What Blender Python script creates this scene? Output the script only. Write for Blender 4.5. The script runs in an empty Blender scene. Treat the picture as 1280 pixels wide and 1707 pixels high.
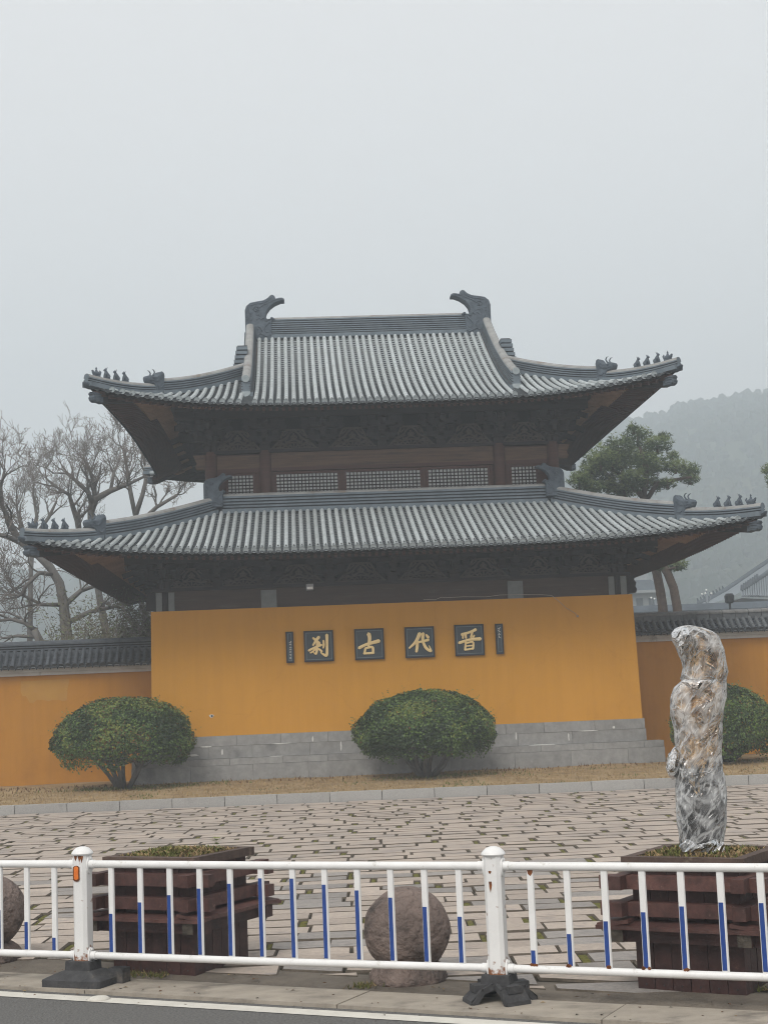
import bpy, math, random
from mathutils import Vector, Matrix, noise
R = random.Random(11)
SC = bpy.context.scene
COL = SC.collection
PI = math.pi
V = Vector

# ---------------------------------------------------------------- camera
FPX, HCAM = 2563.0, 1.9
def cam_axes(yaw=3.3, pitch=6.92, roll=2.33):
    y, p, r = (math.radians(a) for a in (yaw, pitch, roll))
    fw = V((math.sin(y)*math.cos(p), math.cos(y)*math.cos(p), math.sin(p)))
    rt = V((math.cos(y), -math.sin(y), 0))
    up = rt.cross(fw)
    return math.cos(r)*rt - math.sin(r)*up, math.sin(r)*rt + math.cos(r)*up, fw
CR, CU, CF = cam_axes()
cam_d = bpy.data.cameras.new('camera')
cam = bpy.data.objects.new('camera', cam_d)
COL.objects.link(cam)
cam_d.sensor_fit = 'VERTICAL'
cam_d.sensor_height = 36.0
cam_d.lens = FPX/1707*36.0
cam_d.clip_start, cam_d.clip_end = 0.1, 3000
cam.matrix_world = Matrix(((CR.x, CU.x, -CF.x, 0), (CR.y, CU.y, -CF.y, 0), (CR.z, CU.z, -CF.z, HCAM), (0, 0, 0, 1)))
SC.camera = cam

# ---------------------------------------------------------------- sky, sun, exposure
SUN_EL, SUN_AZ = 48, 205           # azimuth measured from +Y (depth) clockwise
w = bpy.data.worlds.new('World')
SC.world = w
w.use_nodes = True
nt = w.node_tree
bg = nt.nodes['Background']
sky = nt.nodes.new('ShaderNodeTexSky')
sky.sky_type = 'NISHITA'
sky.sun_disc = False
sky.sun_elevation = math.radians(SUN_EL)
sky.sun_rotation = math.radians(SUN_AZ)
sky.air_density, sky.dust_density, sky.ozone_density = 1.0, 3.0, 1.0
hs = nt.nodes.new('ShaderNodeHueSaturation')
hs.inputs['Saturation'].default_value = 0.3
mx = nt.nodes.new('ShaderNodeMix')
mx.data_type = 'RGBA'
mx.inputs[0].default_value = 0.86                 # cloud cover
mx.inputs[7].default_value = (7.6, 7.4, 7.3, 1)  # overcast cloud deck
nt.links.new(sky.outputs[0], hs.inputs['Color'])
nt.links.new(hs.outputs[0], mx.inputs[6])
nt.links.new(mx.outputs[2], bg.inputs['Color'])
bg.inputs['Strength'].default_value = 0.1
sd = bpy.data.lights.new('sun', 'SUN')
sd.energy, sd.angle, sd.color = 1.5, math.radians(25), (1, 0.96, 0.9)
so = bpy.data.objects.new('sun', sd)
COL.objects.link(so)
_e, _a = math.radians(SUN_EL), math.radians(SUN_AZ)
so.rotation_euler = V((math.sin(_a)*math.cos(_e), math.cos(_a)*math.cos(_e), math.sin(_e))).to_track_quat('Z', 'Y').to_euler()
SC.view_settings.view_transform = 'Standard'
SC.view_settings.look = 'None'
SC.view_settings.exposure = 0.5
SC.view_settings.gamma = 1.0
SC.cycles.use_denoising = True
SC.cycles.volume_bounces = 8
SC.cycles.max_bounces = 12
SC.cycles.transparent_max_bounces = 24
SC.cycles.filter_width = 1.1
SC.cycles.use_adaptive_sampling = True
SC.cycles.adaptive_threshold = 0.02

# ---------------------------------------------------------------- materials
def srgb(r, g, b):
    f = lambda c: c/12.92 if c <= 0.04045 else ((c+0.055)/1.055)**2.4
    return tuple(f(x/255.0) for x in (r, g, b))
def mat(name, c1, c2=None, scale=4, detail=6, rough=0.8, bump=0.0, bscale=30, rnd=0.0, spec=0.3, stretch=(1, 1, 1),
        c3=None, s3=1.5, t3=0.55, w3=0.12, metallic=0.0, bdist=0.02, coord='Object'):
    """Procedural surface: two noise-mixed colours, an optional stain colour c3 and fine relief."""
    m = bpy.data.materials.new(name)
    m.use_nodes = True
    n, l = m.node_tree.nodes, m.node_tree.links
    b = n['Principled BSDF']
    b.inputs['Roughness'].default_value = rough
    b.inputs['Specular IOR Level'].default_value = spec
    b.inputs['Metallic'].default_value = metallic
    tc = n.new('ShaderNodeTexCoord')
    mp = n.new('ShaderNodeMapping')
    mp.inputs['Scale'].default_value = stretch
    l.new(tc.outputs[coord], mp.inputs['Vector'])
    vec = mp.outputs[0]
    oi = None
    if rnd:
        oi = n.new('ShaderNodeObjectInfo')
        ad = n.new('ShaderNodeVectorMath')
        sc_ = n.new('ShaderNodeVectorMath')
        sc_.operation = 'SCALE'
        sc_.inputs[0].default_value = (37, 61, 23)
        l.new(oi.outputs['Random'], sc_.inputs['Scale'])
        l.new(vec, ad.inputs[0])
        l.new(sc_.outputs[0], ad.inputs[1])
        vec = ad.outputs[0]
    c2 = c2 or c1
    nz = n.new('ShaderNodeTexNoise')
    nz.inputs['Scale'].default_value = scale
    nz.inputs['Detail'].default_value = detail
    nz.inputs['Roughness'].default_value = 0.65
    l.new(vec, nz.inputs['Vector'])
    cr = n.new('ShaderNodeValToRGB')
    cr.color_ramp.elements[0].position, cr.color_ramp.elements[1].position = 0.33, 0.67
    cr.color_ramp.elements[0].color = (*c1, 1)
    cr.color_ramp.elements[1].color = (*c2, 1)
    l.new(nz.outputs['Fac'], cr.inputs['Fac'])
    col = cr.outputs['Color']
    if c3:
        n3 = n.new('ShaderNodeTexNoise')
        n3.inputs['Scale'].default_value = s3
        n3.inputs['Detail'].default_value = 8
        n3.inputs['Roughness'].default_value = 0.7
        l.new(vec, n3.inputs['Vector'])
        r3 = n.new('ShaderNodeValToRGB')
        r3.color_ramp.elements[0].position, r3.color_ramp.elements[1].position = t3, t3+w3
        l.new(n3.outputs['Fac'], r3.inputs['Fac'])
        m3 = n.new('ShaderNodeMix')
        m3.data_type = 'RGBA'
        l.new(r3.outputs['Color'], m3.inputs[0])
        l.new(col, m3.inputs[6])
        m3.inputs[7].default_value = (*c3, 1)
        col = m3.outputs[2]
    if rnd:
        hv = n.new('ShaderNodeHueSaturation')
        mr = n.new('ShaderNodeMapRange')
        mr.inputs['To Min'].default_value = 1-rnd
        mr.inputs['To Max'].default_value = 1+rnd
        l.new(oi.outputs['Random'], mr.inputs['Value'])
        l.new(mr.outputs[0], hv.inputs['Value'])
        l.new(col, hv.inputs['Color'])
        col = hv.outputs[0]
    l.new(col, b.inputs['Base Color'])
    if bump:
        bn = n.new('ShaderNodeTexNoise')
        bn.inputs['Scale'].default_value = bscale
        bn.inputs['Detail'].default_value = 5
        l.new(vec, bn.inputs['Vector'])
        bp = n.new('ShaderNodeBump')
        bp.inputs['Strength'].default_value = bump
        bp.inputs['Distance'].default_value = bdist
        l.new(bn.outputs['Fac'], bp.inputs['Height'])
        l.new(bp.outputs[0], b.inputs['Normal'])
    return m

M = {}
M['plaster'] = mat('ochre_plaster', (0.54, 0.262, 0.036), (0.51, 0.246, 0.033), 0.7, 5, 0.9, 0.15, 60, c3=(0.475, 0.225, 0.031), s3=0.35, t3=0.56, w3=0.2, spec=0.15, bdist=0.005)
M['plaster2'] = mat('ochre_plaster_wall', (0.44, 0.205, 0.030), (0.41, 0.185, 0.028), 0.6, 5, 0.9, 0.15, 60, c3=(0.345, 0.15, 0.022), s3=0.5, t3=0.52, w3=0.2, spec=0.15, bdist=0.005)
M['patch'] = mat('fresh_ochre_paint', (0.43, 0.235, 0.052), (0.40, 0.21, 0.05), 3, 4, 0.9, spec=0.15)
M['white_lime'] = mat('lime_band', (0.52, 0.50, 0.47), (0.42, 0.40, 0.37), 3, 6, 0.9, c3=(0.22, 0.2, 0.18), s3=2, t3=0.58)
M['tile'] = mat('grey_barrel_tile', (0.41, 0.445, 0.452), (0.325, 0.355, 0.362), 5, 6, 0.75, 0.2, 40, rnd=0.13, c3=(0.275, 0.285, 0.275), s3=2.2, t3=0.60, w3=0.12, spec=0.25, bdist=0.01)
M['pan'] = mat('pan_tile', (0.37, 0.395, 0.405), (0.24, 0.26, 0.265), 9, 5, 0.8, spec=0.2)
M['drip'] = mat('drip_tile', (0.31, 0.335, 0.34), (0.22, 0.245, 0.25), 14, 4, 0.8, spec=0.2)
M['tile_shade'] = mat('painted_tile_shade', (0.075, 0.085, 0.092), (0.05, 0.056, 0.062), 9, 4, 0.85, spec=0.1)  # shade put into the colour: pan tile lips and ridge grooves
M['tile_end'] = mat('tile_end', (0.33, 0.37, 0.385), (0.25, 0.285, 0.30), 14, 4, 0.8, 0.3, 60, spec=0.2, bdist=0.01)
M['ridge'] = mat('ridge_brick', (0.155, 0.188, 0.215), (0.105, 0.13, 0.152), 4, 6, 0.8, 0.3, 30, c3=(0.14, 0.155, 0.165), s3=2.5, t3=0.62, spec=0.2, bdist=0.01)
M['ridge_cap'] = mat('ridge_cap', (0.31, 0.315, 0.31), (0.21, 0.21, 0.205), 3, 6, 0.85, 0.2, 30, c3=(0.20, 0.16, 0.13), s3=3, t3=0.56, spec=0.2)
M['beast'] = mat('ornament_clay', (0.10, 0.125, 0.15), (0.055, 0.07, 0.088), 6, 6, 0.8, 0.5, 18, spec=0.25, bdist=0.03)
M['hole'] = mat('dark_hole', (0.012, 0.012, 0.014), rough=0.9, spec=0.0)
M['wood'] = mat('dark_timber', (0.030, 0.023, 0.023), (0.017, 0.014, 0.015), 3, 6, 0.75, 0.2, 25, stretch=(1, 1, 6), c3=(0.042, 0.029, 0.026), s3=3, t3=0.6, spec=0.2)
M['wood_red'] = mat('red_brown_timber', (0.095, 0.046, 0.037), (0.06, 0.034, 0.028), 3, 6, 0.75, 0.15, 25, stretch=(0.4, 1, 8), spec=0.2)
M['wood_board'] = mat('brown_board', (0.15, 0.092, 0.064), (0.09, 0.058, 0.043), 2.2, 7, 0.8, 0.2, 25, stretch=(0.5, 1, 7), c3=(0.06, 0.045, 0.036), s3=1.5, t3=0.52, spec=0.15)
M['wood_lintel'] = mat('weathered_dark_lintel', (0.075, 0.052, 0.042), (0.045, 0.033, 0.028), 2.2, 7, 0.8, 0.2, 25, stretch=(0.5, 1, 7), c3=(0.095, 0.08, 0.07), s3=1.5, t3=0.56, spec=0.15)
M['rafter'] = mat('rafter_timber', (0.30, 0.175, 0.11), (0.19, 0.115, 0.075), 2.5, 6, 0.8, 0.1, 25, spec=0.15)
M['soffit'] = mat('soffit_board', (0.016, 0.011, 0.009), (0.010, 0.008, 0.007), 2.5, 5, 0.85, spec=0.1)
M['carved'] = mat('carved_timber', (0.085, 0.064, 0.054), (0.058, 0.044, 0.038), 5, 5, 0.8, spec=0.2)
M['grey_block'] = mat('grey_column_face', (0.19, 0.205, 0.205), (0.14, 0.15, 0.155), 5, 6, 0.85, spec=0.2, c3=(0.10, 0.10, 0.1), s3=3, t3=0.6)
M['paper'] = mat('window_paper', (0.86, 0.87, 0.87), (0.78, 0.80, 0.80), 8, 4, 0.5, spec=0.3)
M['lattice'] = mat('lattice_timber', (0.03, 0.026, 0.026), (0.02, 0.018, 0.018), 8, 3, 0.7)
M['plinth'] = mat('plinth_stone', (0.30, 0.298, 0.288), (0.225, 0.224, 0.218), 6, 8, 0.85, 0.3, 60, rnd=0.09, c3=(0.13, 0.13, 0.13), s3=1.3, t3=0.57, w3=0.2, spec=0.25, bdist=0.006)
M['mortar'] = mat('white_mortar', (0.62, 0.62, 0.6), (0.5, 0.5, 0.48), 20, 4, 0.9)
M['plaque'] = mat('slate_plaque', (0.046, 0.060, 0.072), (0.036, 0.047, 0.057), 10, 5, 0.6, 0.1, 80, spec=0.3)
M['plaque_rim'] = mat('plaque_rim', (0.03, 0.026, 0.028), (0.022, 0.02, 0.022), 10, 4, 0.7)
M['plaque_line'] = mat('plaque_line', (0.155, 0.19, 0.22), rough=0.7)
M['gold'] = mat('gold_lettering', (0.86, 0.66, 0.33), (0.78, 0.57, 0.26), 6, 4, 0.5, spec=0.5)
M['white_letter'] = mat('pale_lettering', (0.55, 0.54, 0.5), rough=0.7)
M['granite'] = mat('kerb_granite', (0.36, 0.352, 0.335), (0.28, 0.273, 0.262), 55, 4, 0.85, 0.2, 120, rnd=0.07, c3=(0.2, 0.195, 0.19), s3=1.5, t3=0.56, w3=0.2, bdist=0.004)
M['paver'] = mat('paving_stone', (0.43, 0.362, 0.305), (0.325, 0.28, 0.243), 22, 7, 0.85, 0.5, 45, rnd=0.15, c3=(0.235, 0.215, 0.205), s3=4.5, t3=0.54, w3=0.18, spec=0.2, bdist=0.012)
M['paver_b'] = mat('paving_stone_grey', (0.30, 0.275, 0.25), (0.225, 0.21, 0.20), 26, 7, 0.88, 0.7, 40, rnd=0.13, c3=(0.175, 0.165, 0.16), s3=5, t3=0.52, w3=0.18, spec=0.2, bdist=0.015)
M['paver_mix'] = mat('paving_stone_far', (0.43, 0.362, 0.305), (0.30, 0.262, 0.232), 1.1, 6, 0.85, 0.5, 45, c3=(0.24, 0.22, 0.21), s3=2.2, t3=0.54, w3=0.2, spec=0.2, bdist=0.012)
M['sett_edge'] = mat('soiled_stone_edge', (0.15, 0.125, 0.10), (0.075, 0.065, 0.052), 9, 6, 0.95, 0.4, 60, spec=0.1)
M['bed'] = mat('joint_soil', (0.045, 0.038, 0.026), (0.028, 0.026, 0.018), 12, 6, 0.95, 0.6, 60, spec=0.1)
M['moss'] = mat('joint_moss', (0.15, 0.14, 0.042), (0.09, 0.092, 0.03), 30, 5, 0.95, 0.8, 70, spec=0.1, c3=(0.15, 0.12, 0.06), s3=9, t3=0.56)
M['kerbcon'] = mat('kerb_concrete', (0.36, 0.32, 0.265), (0.25, 0.222, 0.185), 3.5, 8, 0.9, 0.4, 60, c3=(0.115, 0.10, 0.085), s3=1.7, t3=0.55, w3=0.2, stretch=(1, 1.6, 1), bdist=0.008)
M['dirtcon'] = mat('dirty_concrete', (0.175, 0.15, 0.12), (0.105, 0.09, 0.074), 3, 8, 0.95, 0.6, 35, c3=(0.20, 0.175, 0.145), s3=1.6, t3=0.58, w3=0.15, bdist=0.02)
M['asphalt'] = mat('asphalt', (0.15, 0.147, 0.14), (0.068, 0.067, 0.064), 62, 4, 0.9, 0.9, 75, c3=(0.10, 0.099, 0.095), s3=1.2, t3=0.58, w3=0.3, bdist=0.006)
M['roadline'] = mat('road_paint', (0.62, 0.60, 0.54), (0.50, 0.48, 0.43), 6, 8, 0.8, 0.4, 120, c3=(0.30, 0.29, 0.27), s3=16, t3=0.66, w3=0.06, bdist=0.004)
M['dryground'] = mat('dry_lawn_soil', (0.35, 0.26, 0.15), (0.22, 0.155, 0.088), 2.2, 9, 0.95, 0.8, 25, c3=(0.115, 0.105, 0.045), s3=0.9, t3=0.62, w3=0.12, spec=0.05)
M['drygrass'] = mat('dry_grass', (0.34, 0.25, 0.13), (0.22, 0.155, 0.08), 1.3, 6, 0.9, spec=0.1)
M['browngrass'] = mat('russet_grass', (0.15, 0.075, 0.04), (0.10, 0.055, 0.03), 3, 5, 0.9, spec=0.1)
M['greengrass'] = mat('green_weed', (0.15, 0.155, 0.05), (0.085, 0.095, 0.03), 8, 4, 0.85, spec=0.15)
M['soil'] = mat('planter_soil', (0.10, 0.075, 0.05), (0.06, 0.045, 0.03), 14, 6, 0.95, 0.8, 40, spec=0.05)
M['farground'] = mat('far_ground', (0.09, 0.085, 0.06), (0.06, 0.06, 0.04), 0.4, 6, 0.95, spec=0.05)
M['whitepaint'] = mat('white_paint', (0.73, 0.73, 0.72), (0.66, 0.66, 0.65), 5, 6, 0.42, 0.06, 20, c3=(0.42, 0.39, 0.34), s3=7, t3=0.60, w3=0.10, spec=0.45)
M['blue'] = mat('blue_reflective_tape', (0.010, 0.052, 0.25), (0.009, 0.040, 0.19), 20, 4, 0.4, c3=(0.25, 0.32, 0.5), s3=26, t3=0.70, w3=0.03, spec=0.5)
M['orange'] = mat('orange_reflector', (0.75, 0.20, 0.02), (0.6, 0.13, 0.015), 40, 2, 0.3, spec=0.6)
M['rubber'] = mat('black_rubber', (0.062, 0.062, 0.064), (0.034, 0.034, 0.036), 14, 6, 0.8, 0.4, 50, c3=(0.12, 0.105, 0.09), s3=5, t3=0.58, w3=0.14, spec=0.3)
M['rust'] = mat('rust', (0.22, 0.075, 0.02), (0.09, 0.03, 0.012), 30, 5, 0.9, 0.3, 60)
M['steel'] = mat('grey_steel', (0.30, 0.30, 0.30), (0.2, 0.2, 0.2), 20, 4, 0.45, metallic=0.6)
M['planter'] = mat('maroon_planter_timber', (0.062, 0.026, 0.022), (0.027, 0.013, 0.012), 4, 7, 0.6, 0.3, 30, rnd=0.16, stretch=(2.5, 2.5, 2.5), c3=(0.10, 0.050, 0.038), s3=6, t3=0.60, w3=0.12, spec=0.35, bdist=0.008)
M['planter_beam'] = mat('maroon_planter_beam', (0.110, 0.050, 0.041), (0.052, 0.025, 0.022), 5, 7, 0.6, 0.3, 30, rnd=0.18, stretch=(2.5, 2.5, 2.5), c3=(0.16, 0.095, 0.075), s3=7, t3=0.60, w3=0.12, spec=0.35, bdist=0.008)
M['planter_top'] = mat('weathered_planter_rim', (0.11, 0.075, 0.06), (0.055, 0.036, 0.03), 7, 7, 0.8, 0.4, 40, rnd=0.15, c3=(0.17, 0.13, 0.10), s3=7, t3=0.58, w3=0.12, bdist=0.008)
M['endgrain'] = mat('weathered_end_grain', (0.10, 0.085, 0.066), (0.05, 0.042, 0.034), 14, 6, 0.9, 0.5, 50)
M['ballstone'] = mat('weathered_ball_stone', (0.24, 0.185, 0.16), (0.125, 0.098, 0.087), 5, 9, 0.9, 1.0, 17, c3=(0.055, 0.048, 0.045), s3=3.2, t3=0.53, w3=0.14, spec=0.2, bdist=0.06)
M['bark'] = mat('bare_tree_bark', (0.165, 0.155, 0.145), (0.10, 0.095, 0.09), 6, 6, 0.9, 0.5, 20, spec=0.1)
M['twig'] = mat('twig', (0.21, 0.185, 0.165), (0.15, 0.13, 0.118), 3, 3, 0.9, spec=0.1)
M['pinebark'] = mat('pine_bark', (0.11, 0.082, 0.066), (0.065, 0.05, 0.042), 8, 6, 0.9, 0.6, 20, spec=0.1)
M['leaf_a'] = mat('leaf_dark', (0.034, 0.060, 0.015), (0.016, 0.032, 0.009), 6, 3, 0.5, spec=0.4)
M['leaf_b'] = mat('leaf_mid', (0.108, 0.170, 0.040), (0.062, 0.108, 0.026), 6, 3, 0.5, spec=0.4)
M['leaf_c'] = mat('leaf_young', (0.20, 0.225, 0.05), (0.13, 0.155, 0.036), 6, 3, 0.55, spec=0.35)
M['leaf_d'] = mat('leaf_russet', (0.13, 0.07, 0.025), (0.09, 0.05, 0.02), 6, 3, 0.6, spec=0.3)
M['needle_a'] = mat('pine_needle_dark', (0.050, 0.078, 0.030), (0.032, 0.054, 0.022), 3, 3, 0.7, spec=0.2)
M['needle_b'] = mat('pine_needle_light', (0.17, 0.215, 0.085), (0.115, 0.15, 0.06), 3, 3, 0.7, spec=0.2)
M['thicket'] = mat('thicket_leaf', (0.135, 0.128, 0.082), (0.085, 0.085, 0.055), 2, 4, 0.9, spec=0.1)
M['hill'] = mat('wooded_hill', (0.055, 0.070, 0.035), (0.035, 0.05, 0.028), 0.06, 6, 0.95, spec=0.05, c3=(0.11, 0.10, 0.05), s3=0.02, t3=0.55)
M['canopy'] = mat('hill_canopy', (0.034, 0.050, 0.034), (0.020, 0.032, 0.024), 0.08, 6, 0.95, spec=0.05, c3=(0.075, 0.075, 0.04), s3=0.025, t3=0.56)
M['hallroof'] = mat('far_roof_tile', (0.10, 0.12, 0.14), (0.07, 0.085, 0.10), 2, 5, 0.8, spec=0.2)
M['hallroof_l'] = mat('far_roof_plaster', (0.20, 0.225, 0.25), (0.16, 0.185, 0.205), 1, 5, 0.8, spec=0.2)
M['farwhite'] = mat('far_white_wall', (0.34, 0.36, 0.37), (0.28, 0.30, 0.31), 0.5, 5, 0.9, spec=0.1)
M['globe'] = mat('white_lamp_globe', (0.85, 0.85, 0.83), rough=0.3)
M['darkmetal'] = mat('dark_metal', (0.022, 0.024, 0.026), (0.016, 0.017, 0.018), 9, 4, 0.6)
M['frond'] = mat('dried_frond', (0.88, 0.66, 0.40), (0.72, 0.50, 0.27), 9, 5, 0.75, spec=0.2)
M['frond_g'] = mat('green_frond', (0.09, 0.12, 0.05), (0.05, 0.07, 0.03), 9, 5, 0.7, spec=0.2)
M['fibre'] = mat('dark_trunk_fibre', (0.040, 0.034, 0.031), (0.016, 0.015, 0.015), 9, 7, 0.9, 0.8, 30, stretch=(1, 1, 0.35))
M['wire'] = mat('pale_cable', (0.34, 0.30, 0.26), rough=0.7)

def film_material():
    """clear film: near transparent where smooth and square on, milky along creases and at grazing angles, glossy"""
    m = bpy.data.materials.new('clear_plastic_film')
    m.use_nodes = True
    n, l = m.node_tree.nodes, m.node_tree.links
    n.remove(n['Principled BSDF'])
    out = n['Material Output']
    tc = n.new('ShaderNodeTexCoord')
    def val(node, **kw):
        for k, v in kw.items():
            node.inputs[k].default_value = v
        return node
    # drawn, slanting coordinates with some wander
    mp = n.new('ShaderNodeMapping')
    mp.vector_type = 'TEXTURE'          # stretch along a slanting axis
    mp.inputs['Scale'].default_value = (1, 1, 2.3)
    mp.inputs['Rotation'].default_value = (0, 0.75, 0)
    l.new(tc.outputs['Object'], mp.inputs['Vector'])
    wn = val(n.new('ShaderNodeTexNoise'), Scale=5.0, Detail=3.0)
    l.new(mp.outputs[0], wn.inputs['Vector'])
    wa = n.new('ShaderNodeVectorMath')
    wa.operation = 'MULTIPLY_ADD'
    wa.inputs[1].default_value = (0.16, 0.16, 0.16)
    l.new(wn.outputs['Color'], wa.inputs[0])
    l.new(mp.outputs[0], wa.inputs[2])
    vo = val(n.new('ShaderNodeTexVoronoi'), Scale=16.0)
    l.new(wa.outputs[0], vo.inputs['Vector'])
    v2 = val(n.new('ShaderNodeTexVoronoi'), Scale=29.0)
    l.new(wa.outputs[0], v2.inputs['Vector'])
    hm = n.new('ShaderNodeMath')
    hm.operation = 'MULTIPLY_ADD'
    hm.inputs[1].default_value = 0.45
    l.new(v2.outputs['Distance'], hm.inputs[0])
    l.new(vo.outputs['Distance'], hm.inputs[2])
    bp = val(n.new('ShaderNodeBump'), Strength=1.0, Distance=0.045)
    l.new(hm.outputs[0], bp.inputs['Height'])
    lw = val(n.new('ShaderNodeLayerWeight'), Blend=0.5)
    l.new(bp.outputs[0], lw.inputs['Normal'])
    ra = n.new('ShaderNodeValToRGB')
    e = ra.color_ramp.elements
    e[0].position, e[0].color = 0.18, (0.05, 0.05, 0.05, 1)
    e[1].position, e[1].color = 0.85, (0.80, 0.80, 0.80, 1)
    l.new(lw.outputs['Facing'], ra.inputs['Fac'])
    # thin crease lines between the crumple cells, and broad milky places where film is doubled
    ve = val(n.new('ShaderNodeTexVoronoi'), Scale=9.0)
    ve.feature = 'DISTANCE_TO_EDGE'
    l.new(wa.outputs[0], ve.inputs['Vector'])
    re_ = n.new('ShaderNodeValToRGB')
    e = re_.color_ramp.elements
    e[0].position, e[0].color = 0.0, (0.20, 0.20, 0.20, 1)
    e[1].position, e[1].color = 0.04, (0, 0, 0, 1)
    l.new(ve.outputs['Distance'], re_.inputs['Fac'])
    mk = val(n.new('ShaderNodeTexNoise'), Scale=5.5, Detail=4.0, Distortion=1.0)
    l.new(tc.outputs['Object'], mk.inputs['Vector'])
    rm = n.new('ShaderNodeValToRGB')
    e = rm.color_ramp.elements
    e[0].position, e[0].color = 0.46, (0, 0, 0, 1)
    e[1].position, e[1].color = 0.68, (0.58, 0.58, 0.58, 1)
    l.new(mk.outputs['Fac'], rm.inputs['Fac'])
    tot = ra.outputs['Color']
    for c in (re_.outputs['Color'], rm.outputs['Color']):
        ad = n.new('ShaderNodeMath')
        ad.operation = 'ADD'
        ad.use_clamp = True
        l.new(tot, ad.inputs[0])
        l.new(c, ad.inputs[1])
        tot = ad.outputs[0]
    tr = n.new('ShaderNodeBsdfTransparent')
    df = n.new('ShaderNodeBsdfDiffuse')
    df.inputs['Color'].default_value = (0.93, 0.94, 0.94, 1)
    tl = n.new('ShaderNodeBsdfTranslucent')
    tl.inputs['Color'].default_value = (0.93, 0.94, 0.94, 1)
    gl = n.new('ShaderNodeBsdfGlossy')
    gl.inputs['Roughness'].default_value = 0.12
    l.new(bp.outputs[0], gl.inputs['Normal'])
    m1 = n.new('ShaderNodeMixShader')
    m1.inputs[0].default_value = 0.4
    l.new(df.outputs[0], m1.inputs[1])
    l.new(tl.outputs[0], m1.inputs[2])
    m2 = n.new('ShaderNodeMixShader')
    l.new(tot, m2.inputs[0])
    l.new(tr.outputs[0], m2.inputs[1])
    l.new(m1.outputs[0], m2.inputs[2])
    fr = n.new('ShaderNodeFresnel')
    fr.inputs['IOR'].default_value = 1.6
    l.new(bp.outputs[0], fr.inputs['Normal'])
    m3 = n.new('ShaderNodeMixShader')
    l.new(fr.outputs[0], m3.inputs[0])
    l.new(m2.outputs[0], m3.inputs[1])
    l.new(gl.outputs[0], m3.inputs[2])
    l.new(m3.outputs[0], out.inputs['Surface'])
    return m
M['film'] = film_material()

def rust_post_material():
    m = mat('rusty_white_post', (0.71, 0.71, 0.70), (0.65, 0.65, 0.64), 5, 6, 0.45, 0.06, 20, spec=0.45)
    n, l = m.node_tree.nodes, m.node_tree.links
    b = n['Principled BSDF']
    tc = n.new('ShaderNodeTexCoord')
    sp = n.new('ShaderNodeSeparateXYZ')
    l.new(tc.outputs['Object'], sp.inputs[0])
    nz = n.new('ShaderNodeTexNoise')
    nz.inputs['Scale'].default_value = 22
    nz.inputs['Detail'].default_value = 7
    l.new(tc.outputs['Object'], nz.inputs['Vector'])
    mr = n.new('ShaderNodeMapRange')          # rust creeping up from the foot of the post
    mr.inputs['From Min'].default_value, mr.inputs['From Max'].default_value = 0.09, 0.28
    mr.inputs['To Min'].default_value, mr.inputs['To Max'].default_value = 0.36, -0.05
    l.new(sp.outputs['Z'], mr.inputs['Value'])
    ad = n.new('ShaderNodeMath')
    l.new(nz.outputs['Fac'], ad.inputs[0])
    l.new(mr.outputs[0], ad.inputs[1])
    rp = n.new('ShaderNodeValToRGB')
    rp.color_ramp.elements[0].position, rp.color_ramp.elements[1].position = 0.60, 0.72
    l.new(ad.outputs[0], rp.inputs['Fac'])
    mx_ = n.new('ShaderNodeMix')
    mx_.data_type = 'RGBA'
    old = b.inputs['Base Color'].links[0].from_socket
    l.new(rp.outputs['Color'], mx_.inputs[0])
    l.new(old, mx_.inputs[6])
    mx_.inputs[7].default_value = (0.21, 0.075, 0.022, 1)
    l.new(mx_.outputs[2], b.inputs['Base Color'])
    return m
M['post'] = rust_post_material()

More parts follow.
